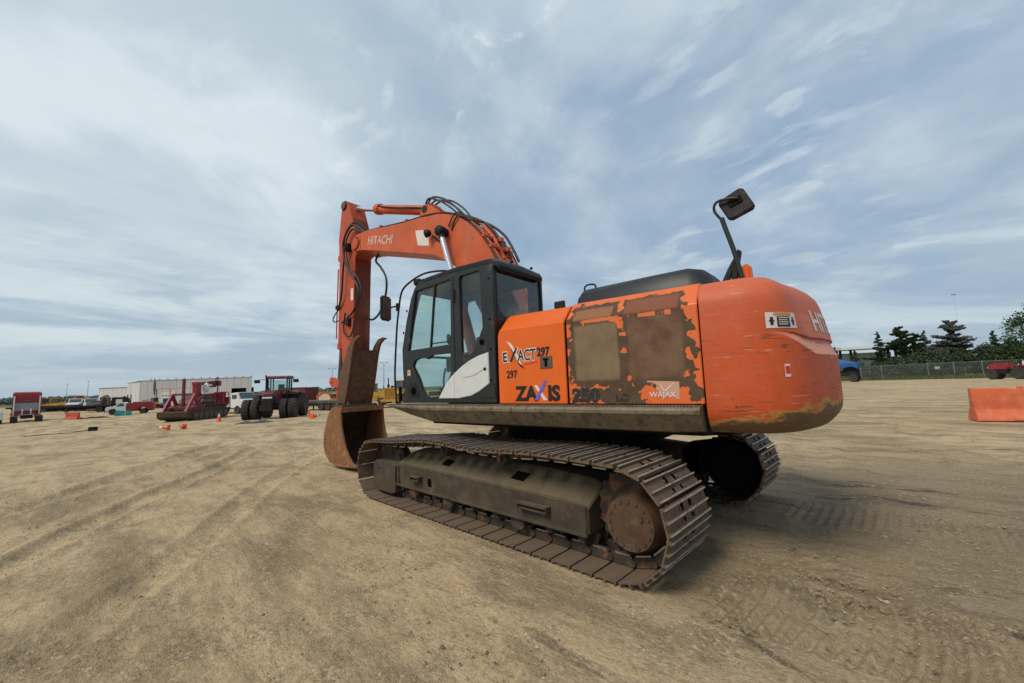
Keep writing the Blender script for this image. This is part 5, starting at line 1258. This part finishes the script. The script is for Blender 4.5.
# ---------- farm tractor with dual wheels
def farm_tractor():
    rz = head(36.4,-7.53,32.76,-5.43)
    t = thing('farm_tractor', 'large red and black farm tractor with dual wheels front and rear', 'tractor', (34.58,-6.48,-.60), rz)
    for x, r_, ys, wd in ((1.75,.80,(1.0,1.62),.50),(-1.35,.98,(1.05,1.75),.56)):
        for y in ys:
            for s in (-1,1): wheel(t, x, s*y, r_, wd, 18, rimf=.5)
    mk('chassis', M['black'], t, .04, ('box',(.4,0,1.05),(4.0,.55,.5)), ('box',(2.3,0,1.25),(.9,.62,.7)), ('box',(1.75,0,.85),(.3,3.0,.25)), ('box',(-1.35,0,1.0),(.35,3.2,.3)))
    h = mk('bonnet', M['tractorred'], t, .12, ('pr',[(-.1,1.35),(-.1,2.30),(1.0,2.28),(2.2,2.12),(2.62,1.95),(2.66,1.35)],1,-.42,.42))
    mk('grille', M['black'], h, .04, ('pr',[(2.0,1.30),(2.1,1.90),(2.66,1.88),(2.72,1.75),(2.72,1.22)],1,-.435,.435))
    mk('headlight', M['whitev'], h, .02, ('box',(2.72,0,1.72),(.04,.72,.14)))
    mk('front_weight', M['black'], t, .03, ('box',(2.85,0,.95),(.35,.9,.5)))
    c = mk('cab', M['black'], t, .03, ('box',(-.95,0,1.75),(1.5,1.5,.5)), *[('box',(x,y,2.6),(.10,.10,1.5)) for x in (-1.7,-.9,-.12) for y in (-.72,.72)])
    mk('cab_glass', M['glass'], c, 0, ('box',(-.9,.70,2.55),(1.5,.02,1.2)), ('box',(-.9,-.70,2.55),(1.5,.02,1.2)), ('box',(-.14,0,2.55),(.02,1.35,1.2)), ('box',(-1.68,0,2.55),(.02,1.35,1.2)))
    mk('seat', M['seat'], c, .04, ('box',(-1.1,0,2.2),(.5,.5,.15)), ('box',(-1.35,0,2.5),(.12,.5,.6)))
    mk('cab_roof', M['tractorred'], c, .08, ('pr',[(-1.95,3.28),(-1.9,3.45),(-1.5,3.52),(-.2,3.50),(.18,3.38),(.2,3.26)],1,-.9,.9))
    for y in (-1.15,1.15): mk('fender', M['tractorred'], t, .03, ('pr',[(-2.2,1.7),(-2.0,2.15),(-1.2,2.25),(-.6,2.1),(-.5,1.9),(-1.2,2.1),(-1.95,2.0)],1,y-.35,y+.35))
    for y in (-.42,.42): mk('cab_corner_panel', M['tractorred'], t, .03, ('pr',[(-.3,1.9),(-.3,2.5),(.0,2.5),(.3,2.2),(.3,1.9)],1,y*1.6-.05,y*1.6+.05))
    mk('exhaust_pipe', M['black'], t, 0, ('cyl',(.05,-.78,1.9),(.05,-.78,3.35),.085), ('cyl',(.05,-.78,3.3),(.15,-.82,3.55),.06))
    for s in (-1,1):
        mk('side_mirror', M['black'], t, .03, ('box',(.15,s*1.45,3.05),(.10,.42,.28)), ('tube',[(-.1,s*.7,3.2),(.1,s*1.1,3.2),(.15,s*1.4,3.15)],.025))
    mk('step', M['black'], t, .01, ('box',(.2,.85,.9),(.4,.3,.05)), ('box',(.2,.85,1.3),(.4,.3,.05)), ('box',(.02,.85,1.1),(.04,.04,.8)))
farm_tractor()
small_truck('white truck with raised bonnet standing just behind the farm tractor', (54.6,-7.4,-.8), R(205), M['whitev'], .95)
# ---------- container, flatbed and orange machine right of the tractor
t = thing('red_container', 'dark red steel bin behind the farm tractor, by the flatbed', 'container', (64.4,-18.4,-.8), head(66.56,-17.61,61.96,-19.24))
mk('bin_shell', M['darkred'], t, .04, ('pr',[(-2.4,.5),(-2.6,2.9),(2.6,2.9),(2.4,.5)],1,-1.2,1.2))
mk('bin_rim', M['darkred'], t, .02, ('box',(0,1.22,2.85),(5.3,.08,.15)), ('box',(0,-1.22,2.85),(5.3,.08,.15)))
for x in (-1.6,-.5,.6,1.7): mk('stiffener', M['darkred'], t, .01, ('box',(x,1.23,1.6),(.10,.06,2.2)))
fr_ = head(43.16,-16.4,50.11,-13.9)
flatbed('low flatbed trailer right of the farm tractor, ahead of the orange excavator', (47.2,-15.1,-.78), fr_, 9.0, deck=M['steel'], zt=1.0)
digger('orange_excavator', 'distant orange excavator beyond the flatbed right of the farm tractor', (60.,-22.2,-.8), R(75), M['orangebg'], .62, None, [(.8,1.4),(1.8,3.0),(3.0,3.3),(4.4,2.4)])
# ---------- yellow crawler tractors seen between arm and cab
def dozer(label, loc, rz, s, full=True):
    t = thing('yellow_bulldozer', label, 'bulldozer', loc, rz)
    def S(p): return tuple(v*s for v in p)
    for y in (-1.0,1.0): mk('track', M['roller'], t, .04, ('pr',[tuple(v*s for v in p) for p in ((-2.0,.3),(-1.7,0),(1.7,0),(2.0,.3),(2.0,.7),(1.7,1.0),(-1.7,1.0),(-2.0,.7))],1,(y-.28)*s,(y+.28)*s))
    h = mk('engine_housing', M['yellowp'], t, .05*s, ('box',S((1.5,0,1.55)),S((1.6,1.35,1.35))))
    mk('radiator_guard', M['yellowp'], t, .03*s, ('box',S((2.32,.62,1.55)),S((.16,.16,1.55))), ('box',S((2.32,-.62,1.55)),S((.16,.16,1.55))), ('box',S((2.32,0,2.27)),S((.16,1.4,.16))), ('box',S((2.32,0,.86)),S((.18,2.0,.30))))
    b = MB()
    for k in range(9): b.box(S((2.33,0,1.08+k*.13)), S((.06,1.1,.05)))
    b.build('grille', M['decalorange'], h)
    mk('deck', M['yellowp'], t, .04*s, ('box',S((-.6,0,1.35)),S((2.6,2.4,.45))), ('box',S((-1.6,0,1.9)),S((.8,1.5,.7))))
    mk('exhaust_pipe', M['black'], t, 0, ('cyl',S((1.5,-.15,2.2)),S((1.5,-.15,2.75)),.14*s), ('cyl',S((1.5,-.15,2.7)),S((1.5,-.15,3.5)),.06*s))
    mk('air_cleaner', M['black'], t, .02, ('cyl',S((.9,.3,2.2)),S((.9,.3,2.6)),.18*s))
    if full: mk('canopy', M['yellowp'], t, .03, ('box',S((-1.0,0,3.3)),S((1.6,1.6,.12))), *[('box',S((x,y,2.3)),S((.1,.1,2.0))) for x in (-1.7,-.3) for y in (-.7,.7)])
    return t
dozer('yellow bulldozer seen end-on between the excavator thumb and its cab', (41.2,-20.6,-.72), head(41.2,-20.6,-3.6,4.5), .98, False)
loader('yellow_grader', 'yellow machine with sloping body partly hidden behind the brown thumb', 'loader', (49.5,-22.6,-.79), R(60), M['yellowp'], .95, None, False)
loader('yellow_grader', 'yellow loader glimpsed behind the front handrail of the excavator cab', 'loader', (51.8,-28.6,-.70), R(200), M['yellowp'], 1.05, None, False)
# ---------- halls
def hall():
    rz = head(215.65,-9.63,183.64,-40.3); L = math.hypot(215.65-183.64, 40.3-9.63)
    t = thing('grey_hall', 'large pale grey metal-clad hall with a dark loading bay at its right end', 'building', (215.65,-9.63,-1.4), rz)
    w_ = MB(); w_.prism([(0,0),(L,0),(L,9.0),(0,9.0)], 1, -.15, .15, holes=([(36.5,.05),(42.5,.05),(42.5,5.0),(36.5,5.0)],))
    w_.build('long_wall', M['panelwall2'], t)
    # the hall is skewed in plan: its end walls run back to the left
    ex_ = Vector((-(253.93-215.65), 0)); R2 = Matrix.Rotation(-rz, 2); q = R2 @ Vector((253.93-215.65, -7.69+9.63)); q = Vector((q.x, q.y))
    mk('end_wall', M['panelwall'], t, 0, ('pr',[(0,0),(q.x,q.y),(q.x+.25,q.y),(.25,0)],2,0,8.9))
    mk('end_wall', M['panelwall2'], t, 0, ('pr',[(L-.25,0),(L+q.x-.25,q.y),(L+q.x,q.y),(L,0)],2,0,8.9))
    mk('rear_wall', M['panelwall2'], t, 0, ('pr',[(q.x,q.y),(q.x+L,q.y),(q.x+L,q.y+.3*HS),(q.x,q.y+.3*HS)],2,0,8.9))
    mk('roof', M['roofm'], t, .05, ('pr',[(-.3,-.3*HS),(q.x-.3,q.y+.3*HS),(q.x+L+.3,q.y+.3*HS),(L+.3,-.3*HS)],2,9.0,9.35))
    for k in range(13): mk('roof_vent', M['roofm'], t, .02, ('box',(1.5+k*3.4,HS*3,9.6),(.5,.5,.5)))
    mk('bay_interior', M['darkopen'], t, 0, ('box',(39.5,HS*4,2.55),(6.4,.2,5.3)))
    d = mk('overhead_door', M['panelwall'], t, .02, ('box',(11.5,-HS*.2,2.3),(5.6,.12,4.4)))
    for k in range(4): mk('door_window', M['vglass'], d, 0, ('box',(9.6+k*1.25,-HS*.28,3.0),(.7,.06,.4)))
    for x in (19.,24.): mk('wall_window', M['vglass'], t, .01, ('box',(x,-HS*.18,3.2),(1.4,.12,.7)))
    mk('downpipe', M['steel'], t, 0, ('cyl',(6.0,-HS*.3,3.6),(6.0,-HS*.3,9.9),.16), ('box',(6.0,-HS*.35,6.6),(.5,.3,3.2)))
    for f in (.30,.60,.88):
        p = Vector((q.x*f, q.y*f)); d = q.normalized()*(1.3 if f < .8 else 1.5); n_ = Vector((-d.y, d.x)).normalized()*.12
        if n_.x > 0: n_ = -n_
        mk('end_door', M['darkopen'] if f > .5 else M['whitev'], t, 0, ('pr',[tuple(p-d),tuple(p+d),tuple(p+d+n_),tuple(p-d+n_)],2,.1,4.0))
    return rz, L
_rz = head(215.65,-9.63,183.64,-40.3); _n = Vector((-math.sin(_rz), math.cos(_rz))); HS = 1 if _n.dot(Vector((200,-20))) > 0 else -1
hall()
t = thing('low_wing', 'low pale wing joined to the left end of the large grey hall', 'building', (253.9,-7.69,-1.4), head(253.9,-7.69,268.9,1.1))
mk('wing_wall', M['panelwall'], t, 0, ('box',(8.7,-9,3.7),(17.4,18,7.4)))
mk('roof', M['roofm'], t, .05, ('box',(8.7,-9,7.5),(17.9,18.5,.3)))
for x in (1.2,15.4): mk('door', M['darkopen'], t, .02, ('box',(x,.05,1.8),(1.6,.14,3.2)))
mk('wall_window', M['vglass'], t, .01, ('box',(8.4,.05,2.6),(1.2,.12,.8)))
# orange pipe fence in front of the hall
t = thing('pipe_rack', 'orange pipe frame rack standing before the overhead door of the hall', 'rack', (128.,-9.6,-1.0), _rz)
mk('rail', M['orangebg'], t, 0, ('box',(2,0,4.3),(11.,.14,.16)))
for x in (-3.4,0,3.5,7.4): mk('post', M['steel'] if x < 0 else M['orangebg'], t, 0, ('box',(x,0,2.1),(.16,.16,4.3)))
# ---------- cones
def cone_src():
    t = thing('traffic_cone', 'x', 'cone', (0,0,0)); b = MB()
    b.lathe([(.03,.150),(.06,.135),(.70,.028),(.72,.02)], (0,0,0), (0,0,1), 20); b.build('cone_body', M['cone'], t)
    b = MB(); b.prism([(-.19,-.19),(.19,-.19),(.19,.19),(-.19,.19)], 2, 0, .035); b.build('base_plate', M['cone'], t, .01)
    b = MB(); b.lathe([(.40,.082),(.40,.086),(.56,.058),(.56,.05)], (0,0,0), (0,0,1), 20); b.build('reflective_band', M['cone_band'], t)
    return t
c0 = cone_src(); c0.location = (35.6,-2.71,hz(35.6,-2.71)); c0['label'] = 'upright traffic cone in front of the rear of the red tracked machine'; c0['group'] = 'traffic cones in the yard'
for loc, rot, sc_, lab in (((38.6,-10.45),(0,0,0),1.0,'upright traffic cone just right of the farm tractor'),
        ((24.9,-5.75),(0,R(88),R(-70)),1.0,'fallen traffic cone in front of the upright one by the farm tractor'),
        ((26.0,1.34),(0,R(84),R(60)),.80,'left one of two crushed orange cones lying in the open yard'),
        ((25.86,.72),(0,R(80),R(150)),.82,'right one of two crushed orange cones lying in the open yard')):
    c = copy_tree(c0); c.scale = (sc_,)*3; c.rotation_euler = rot; c.location = (*loc, hz(*loc)+(.16*sc_ if rot[1] else 0)); c['label'] = lab
# ---------- loose things on the dirt
def barrier(label, p0, p1, h, z0, mat, name='road_barrier', notch=False):
    L = math.hypot(p1[0]-p0[0], p1[1]-p0[1]); t = thing(name, label, 'barrier', (*p0, z0), head(*p0, *p1)); k = h/1.0
    prof = [(-.29*k,.0),(-.29*k,.09*k),(-.16*k,.34*k),(-.115*k,.36*k),(-.085*k,.97*k),(-.06*k,1.0*k),(.06*k,1.0*k),(.085*k,.97*k),(.115*k,.36*k),(.16*k,.34*k),(.29*k,.09*k),(.29*k,.0)]
    b = MB(); rings = []
    n = 24
    for i in range(n+1):
        x = L*i/n; dz = 0
        if notch and .9 < x < 1.25: dz = -.045*(1 if .98 < x < 1.17 else .6)
        rings.append([Vector((x, y, z+(dz if z > .9*k else 0)+(.03 if (notch and z == 0 and x > .75 and x < 1.9) else 0))) for y, z in prof])
    b.loft(rings); b.build('barrier_body', mat, t, .012)
    if notch:
        b = MB(); b.cyl((1.05,-.05,.93),(1.05,.05,.93),.055,seg=14); b.cyl((1.35,0,.99),(1.35,0,1.02),.04); b.build('filler_cap', mat, t, .004)
    return t
barrier('large orange plastic barrier with scuffed top running out of the picture at right', (-4.86,-13.70), (-7.90,-14.62), .95, 0, M['barrier'], notch=True)
barrier('small orange-red barrier lying alone on the dirt left of the service truck', (68.1,6.2), (65.6,5.15), .80, -.8, M['smallbarrier'])
t = thing('turquoise_tank', 'turquoise box tank standing against the front wheel of the service truck', 'tank', (69.8,1.25,-.8), R(85))
mk('tank_shell', M['cyan'], t, .06, ('pr',[(-.8,0),(-.8,.55),(.75,.7),(.8,0)],1,-.35,.35)); mk('tank_strap', M['whitev'], t, .005, ('box',(-.2,0,.33),(.06,.73,.69)))
def crumple(name, label, cat, loc, sx, sy, h, mat, seed, rz=0):
    b = MB(); r_ = random.Random(seed); nx, ny = 14, 9; vs = []
    for i in range(nx+1):
        for j in range(ny+1):
            u, v = i/nx*2-1, j/ny*2-1; e = max(0, 1-(u*u)**2)*max(0, 1-(v*v)**2)
            x, y = u*sx*(1+.2*mnoise.noise((v*2, seed, 0))), v*sy*(1+.3*mnoise.noise((u*2, seed, 3)))
            vs.append((x, y, .012+h*e*abs(mnoise.noise((u*2.2+seed, v*2.2, 1)))*2))
    n = len(vs); vs += [(p[0], p[1], p[2]-.011) for p in vs]; fs = []
    for i in range(nx):
        for j in range(ny):
            a = i*(ny+1)+j; c = a+ny+1; fs += [(a, c, c+1, a+1), (n+a, n+a+1, n+c+1, n+c)]
    b.add(vs, fs); o = b.build(name, mat, None, 0); o.location = (*loc, hz(*loc)+.01); o.rotation_euler.z = rz; tag(o, label, cat); return o
crumple('plastic_sheet', 'crumpled grey-black plastic sheet on the dirt below the farm tractor', 'sheet', (25.9,-2.75), .35, .95, .16, M['cloth'], 3, R(-20))
crumple('rubber_mat', 'long thin black rubber strip lying flat in the left foreground yard', 'mat', (34.6,6.1), .22, 1.0, .05, M['tyre'], 8, R(-8))
t = thing('black_box', 'small black box with a cable lying on the open dirt at left', 'box', (35.78,4.2,hz(35.78,4.2)), R(80)); t.scale = (.7,)*3
mk('box_shell', M['black'], t, .04, ('box',(0,0,.2),(.62,.4,.4))); mk('cable', M['hose'], t, 0, ('tube',[(.3,0,.15),(.7,.1,.06),(1.0,-.05,.04),(1.3,.1,.03)],.035))
crumple('debris_sheet', 'flat dark debris lying behind the small orange-red barrier', 'debris', (66.6,4.2), .5, 1.6, .15, M['black'], 5, R(-10))
# ---------- masts
def mast(label, loc, h, arms=2, rad=.16):
    t = thing('lamp_mast', label, 'lamp mast', loc, R(40)); b = MB(); b.cyl((0,0,0),(0,0,h),rad,rad*.4,seg=10); b.build('pole', M['pole'], t)
    b = MB(); b.cyl((-1.3*arms/2,0,h-.2),(1.3*arms/2,0,h-.2),.06,seg=8); b.build('crossarm', M['pole'], t)
    for s in (-1,1): mk('lamp_head', M['pole'], t, .02, ('box',(s*1.2*arms/2,0,h),(.6,.4,.18)))
mast('thin lamp mast left of the far low wing, above the yellow excavator', (443.,15.6,-1.3), 14, 1)
mast('thin lamp mast just left of the low wing of the hall', (374.,4.8,-1.3), 14, 1)
mast('lamp mast rising between farm tractor and excavator arm', (149.3,-57.9,0), 9.5)
mast('lamp mast rising between excavator arm and cab', (126.2,-66.1,0), 10.5)
mast('very tall thin lamp mast far behind the pines at right', (-19.9,-234.5,0), 31, 1, .05)
# ---------- right side: tarp-covered tractor
def tarp_tractor():
    t = thing('covered_tractor', 'old tractor wrapped in blue tarp beside the orange counterweight', 'tractor', (3.9,-77.5,0), R(172)); t.scale = (1.1,1.1,1.25)
    for y in (-.8,.8): wheel(t, 1.6 if False else -1.0, y, .80, .45, 12)
    for y in (-.7,.7): wheel(t, 1.5, y, .5, .3, 8)
    mk('chassis', M['black'], t, .05, ('box',(.3,0,1.1),(3.6,.8,.7)), ('box',(1.2,0,1.6),(1.6,.7,.7)))
    b = MB(); r_ = random.Random(2); rings = []
    for i in range(9):
        x = -1.7+i*.48; hgt = 2.9-.12*abs(i-3); rings.append([Vector((x+r_.uniform(-.08,.08), y*1.0, z)) for y, z in ((1.0,1.75+r_.uniform(-.25,.2)),(1.05,2.3),(.8,hgt-.2+r_.uniform(-.1,.1)),(.3,hgt),(-.3,hgt+.05),(-.8,hgt-.2),(-1.05,2.3),(-1.0,1.7+r_.uniform(-.2,.2)))])
    b.loft(rings); b.build('tarp_cover', M['tarp'], t, .03)
tarp_tractor()
def red_compact():
    t = thing('compact_tractor', 'small red compact tractor with roll frame parked in front of the wire fence at right', 'tractor', (-12.7,-73.6,0), head(-12.4,-73.88,-10.54,-74.89)); t.scale = (.98,1.0,1.15)
    rz = t.rotation_euler.z
    for y in (-.75,.75): wheel(t, 1.35, y, .52, .36, 10); wheel(t, -.95, y, .66, .42, 12)
    mk('chassis', M['black'], t, .04, ('box',(.2,0,.8),(3.0,.5,.45)), ('box',(-.5,0,1.15),(1.3,1.2,.25)))
    h = mk('bonnet', M['redp'], t, .08, ('pr',[(-.1,1.05),(-.1,1.75),(1.2,1.75),(1.85,1.6),(1.9,1.0)],1,-.36,.36))
    mk('grille', M['whitev'], h, .02, ('box',(1.90,0,1.30),(.05,.6,.22)))
    mk('roll_frame', M['black'], t, .02, *[('box',(-1.05,y,1.9),(.09,.09,1.5)) for y in (-.5,.5)], ('box',(-1.05,0,2.65),(.09,1.1,.1)))
    mk('seat', M['seat'], t, .04, ('box',(-.7,0,1.4),(.5,.5,.15)), ('box',(-.9,0,1.75),(.12,.5,.6)))
    for y in (-.75,.75): mk('fender', M['redp'], t, .03, ('pr',[(-1.6,1.2),(-1.4,1.5),(-.6,1.5),(-.3,1.1),(-.5,1.1),(-.7,1.35),(-1.3,1.35)],1,y-.2,y+.2))
    mk('backhoe_arm', M['redp'], t, .03, ('pr',[(-1.5,.6),(-1.7,1.0),(-2.6,2.3),(-2.8,2.2),(-3.0,1.5),(-2.6,1.8),(-2.2,1.0),(-1.9,.5)],1,-.15,.15))
    mk('stabiliser', M['redp'], t, .02, ('box',(-1.7,.8,.5),(.2,.12,1.0)), ('box',(-1.7,-.8,.5),(.2,.12,1.0)))
red_compact()
t = thing('white_skip', 'white curved bin at the right picture edge behind the red compact tractor', 'bin', (-15.6,-78.6,0), R(150))
mk('bin_shell', M['whitev'], t, .15, ('pr',[(-1.5,.2),(-1.7,1.6),(-.8,2.4),(1.2,2.4),(1.8,1.4),(1.5,.2)],1,-.9,.9))
# ---------- wire fence
def wire_mat():
    m = bpy.data.materials.new('chain_link_wire'); m.use_nodes = True; t = NT(m.node_tree); b = t.n['Principled BSDF']
    sp = t.new('ShaderNodeSeparateXYZ', inp={0: t.new('ShaderNodeTexCoord').outputs['Object']})
    a = t.math('FRACT', t.math('MULTIPLY', t.math('ADD', sp.outputs[0], sp.outputs[2]), 7)); c = t.math('FRACT', t.math('MULTIPLY', t.math('SUBTRACT', sp.outputs[0], sp.outputs[2]), 7))
    k = t.math('MAXIMUM', t.math('LESS_THAN', a, .10), t.math('LESS_THAN', c, .10))
    t.set(b.inputs['Alpha'], k); b.inputs['Base Color'].default_value = (.16,.17,.16,1); b.inputs['Roughness'].default_value = .6; b.inputs['Metallic'].default_value = .3
    return m
fx0, fy0, fx1, fy1 = 8.5,-94.7,-24.5,-82.5
FL = math.hypot(fx1-fx0, fy1-fy0)
t = thing('wire_fence', 'long chain-link fence with steel posts in front of the pines', 'fence', (fx0,fy0,0), head(fx0,fy0,fx1,fy1))
b = MB(); b.box((FL/2,0,1.25),(FL,.02,2.4)); fm = b.build('wire_mesh', wire_mat(), t)
b = MB(); b.cyl((0,0,2.45),(FL,0,2.45),.035,seg=6); b.build('top_rail', M['pole'], t)
for k in range(12):
    x = .5+k*3.0; mk('post', M['pole'] if k % 4 else M['bark'], t, 0, ('cyl',(x,0,0),(x,0,2.6 if k % 4 else 2.95),.06 if k % 4 else .11))
mk('notice', M['whitev'], t, .005, ('box',(16.6,.08 if True else 0,1.75),(.6,.03,.4)))
# white portal frame building far right
rz_ = head(12.55,-168.4,.9,-172.7)
t = thing('white_portal_building', 'unfinished white roofed frame building on dark posts behind the small pines', 'building', (12.55,-168.4,0), rz_)
LL = math.hypot(11.65,4.3)+3
mk('roof_beam', M['whitev'], t, .05, ('box',(LL/2,0,9.2),(LL,8,1.0)))
mk('canopy_back_wall', M['panelwall'], t, 0, ('box',(LL/2,4.5 if HS > 0 else -4.5,3.9),(LL,.3,7.8)))  # plain pale wall at the back of the roofed frame
for x in (.8,3.6,13.2,LL-.4): mk('column', M['black'], t, .02, ('box',(x,0,4.4),(.6,.6,8.7)))
# ---------- trees
def conifer(name, label, loc, h, rad, mat, seed, style='spruce', group='conifers behind the wire fence', base=.08):
    r_ = random.Random(seed); t = thing(name, label, 'tree', (*loc, 0), r_.uniform(0,6), group)
    b = MB(); b.cyl((0,0,-.2),(0,0,h*.97),.028*h*.8,.03,seg=8)
    limbs = []
    if style == 'spruce':
        n = int(h*8)
        for i in range(n):
            f = (i+r_.random())/n; z = h*(base+(1-base)*f); L = rad*(1-f)**.85*r_.uniform(.7,1.15)+.12; a = r_.uniform(0,6.283); limbs.append((z, L, a, -.22+.35*f))
    else:   # layered pine with broad flat plates and gaps
        n = int(h*6.5)
        for i in range(n):
            f = (i+r_.random())/n; z = h*(base+(1-base)*f); env = (math.sin(min(1, f*1.25+.12)*math.pi)**.55 if f < .8 else (1-f)*2.6)
            L = rad*max(.18, env)*r_.uniform(.45,1.15); limbs.append((z, L, r_.uniform(0,6.283), r_.uniform(.02,.30)))
    leaf = MB()
    for z, L, a, tilt in limbs:
        d = Vector((math.cos(a), math.sin(a), tilt)); p0 = Vector((0,0,z)); p1 = p0+d*L
        b.cyl(p0, p1, .012*h*.35*(L/rad)+.012, .008, seg=4, caps=False)
        m_ = max(8, int(L*(40 if style == 'spruce' else 62)))
        for k in range(m_):
            f = (k+r_.random())/m_
            if f < .12: continue
            wdt = (.16+.30*(1-f))*min(L,1.6) if style == 'spruce' else .30*L*(.4+f)*.8
            q = p0+d*L*f+Vector((-math.sin(a),math.cos(a),0))*r_.uniform(-1,1)*wdt+Vector((0,0,r_.uniform(-.12,.10)*(1 if style == 'spruce' else 1.6)))
            s = r_.uniform(.12,.25)*(1 if style == 'spruce' else 1.35)
            for _ in range(2):
                u = Vector((r_.uniform(-1,1),r_.uniform(-1,1),r_.uniform(-.6,.5))).normalized(); v = u.orthogonal().normalized()*.45
                leaf.add([q-u*s, q+v*s, q+u*s, q-v*s], [(0,1,2,3)])
    b.build('trunk', M['bark'], t); leaf.build('crown', mat, t); return t
conifer('spruce_tree', 'small dark spruce just right of the orange counterweight, left of the portal building', (7.3,-108.), 7.0, 2.0, M['spruce'], 1)
conifer('spruce_tree', 'low bushy conifer in front of the white portal building', (4.1,-109.), 6.0, 2.5, M['pine'], 2)
conifer('spruce_tree', 'narrow pointed spruce at the left flank of the broad dark pine', (.45,-118.), 10.3, 2.2, M['spruce'], 3)
conifer('pine_tree', 'broadest dark pine with a domed layered crown, behind the fence', (-3.2,-112.), 10.3, 5.6, M['pine'], 4, 'pine', base=.05)
conifer('pine_tree', 'dark lower pine filling in beside the broadest pine', (-5.4,-114.), 8.9, 4.2, M['pine'], 14, 'pine', base=.05)
conifer('spruce_tree', 'narrow pointed spruce between the broad dark pine and the straggly grey pine', (-6.9,-119.), 9.8, 2.6, M['spruce'], 5)
conifer('pine_tree', 'straggly grey-green pine with open wind-swept branches', (-10.6,-113.), 10.8, 5.4, M['pinegrey'], 6, 'pine', base=.10)
conifer('spruce_tree', 'dark spruce above the red compact tractor', (-17.3,-127.), 9.2, 2.3, M['spruce'], 7)
def broadleaf(label, loc, h, rad, mat, seed, group=None, name='broadleaf_tree'):
    r_ = random.Random(seed); t = thing(name, label, 'tree', (*loc, 0), 0, group); b = MB(); b.cyl((0,0,-.2),(0,0,h*.5),.22,.12,seg=8); leaf = MB()
    for i in range(110):
        f = r_.random(); z = h*(.16+.84*f); rr_ = rad*math.sin(min(1,.2+f*.9)*math.pi)**.6*r_.uniform(.3,1.0)+.1; a = r_.uniform(0,6.283); c = Vector((rr_*math.cos(a), rr_*math.sin(a), z))
        b.cyl((0,0,min(z*.6,h*.5)), c, .05, .015, seg=4, caps=False); cr = r_.uniform(.5,1.05)*rad*.26
        for k in range(90):
            u = Vector((r_.gauss(0,1),r_.gauss(0,1),r_.gauss(0,.8)))*cr*.55; q = c+u; s = r_.uniform(.10,.20); d1_ = Vector((r_.uniform(-1,1),r_.uniform(-1,1),r_.uniform(-1,1))).normalized(); v = d1_.orthogonal()*.6
            leaf.add([q-d1_*s, q+v*s, q+d1_*s, q-v*s], [(0,1,2,3)])
    b.build('trunk', M['bark'], t); leaf.build('crown', mat, t)
broadleaf('bright green leafy tree cut off by the right picture edge', (-20.6,-107.), 12.2, 4.6, M['leaf'], 8)
shl = ('low dark shrub left of the white portal columns','low shrub under the narrow spruce','low shrub before the broad pine','low shrub below the second narrow spruce','dark hedge shrub below the straggly pine','low shrub between straggly pine and red compact tractor','dark shrub behind the roll frame of the compact tractor','leafy shrub at the foot of the bright green tree')
for k, (x, y, h_) in enumerate(((3.,-101.),(0.5,-102.5),(-2.5,-104.),(-5.2,-106.),(-8.2,-107.),(-11.,-109.),(-14.,-109.),(-17.,-104.)) and [(3.,-101.,2.4),(.5,-102.5,2.8),(-2.5,-104.,2.6),(-5.2,-106.,3.2),(-8.2,-107.,3.2),(-11.2,-109.,3.6),(-14.4,-110.,4.2),(-17.,-106.,4.6)]):
    broadleaf(shl[k], (x, y), h_+(0 if k < 2 else 1.0), 2.4 if k < 2 else 3.3, M['pine'] if k % 2 else M['spruce'], 30+k, 'shrubs behind the wire fence', 'shrub')
# grass verge along the fence
def grass():
    b = MB(); r_ = random.Random(4); d = Vector((fx1-fx0, fy1-fy0, 0)).normalized(); n = Vector((-d.y, d.x, 0))
    for _ in range(9000):
        p = Vector((fx0,fy0,0))+d*r_.uniform(-2,FL)+n*r_.uniform(-3.5,2.2); h_ = r_.uniform(.12,.55)*(1 if r_.random() < .8 else 1.7); w_ = r_.uniform(.05,.12); a = r_.uniform(0,3.14); v = Vector((math.cos(a),math.sin(a),0))*w_
        b.add([p-v, p+v, p+Vector((r_.uniform(-.12,.12),r_.uniform(-.12,.12),h_))], [(0,1,2)])
    tag(b.build('grass', M['grass']), 'rough grass growing along the foot of the wire fence', kind='stuff')
grass()
# far wood along the horizon
def farwood():
    b = MB(); r_ = random.Random(9)
    for seg_ in range(2):
        a0, a1, dist, H = ((R(-24), R(16), 520, 6.2), (R(-120), R(-60), 420, 5.5))[seg_]
        for i in range(900):
            a = a0+(a1-a0)*(i+r_.random())/900; dd = dist+r_.uniform(-25,25); hh = H*(.55+.75*abs(mnoise.noise((a*40, seg_*5, 0)))+.35*mnoise.noise((a*150, 1, 0)))
            c0_ = Vector((CAM.x+dd*math.cos(a), CAM.y+dd*math.sin(a), -2.2))
            for k in range(16):
                q = c0_+Vector((r_.gauss(0,2.2),r_.gauss(0,2.2),r_.random()**.8*hh)); s = r_.uniform(.7,1.7); d1_ = Vector((r_.uniform(-1,1),r_.uniform(-1,1),r_.uniform(-1,1))).normalized(); v = d1_.orthogonal()*.8
                b.add([q-d1_*s, q+v*s, q+d1_*s, q-v*s], [(0,1,2,3)])
    tag(b.build('far_wood', M['farwood']), 'distant belt of woodland along the flat horizon', kind='stuff')
farwood()
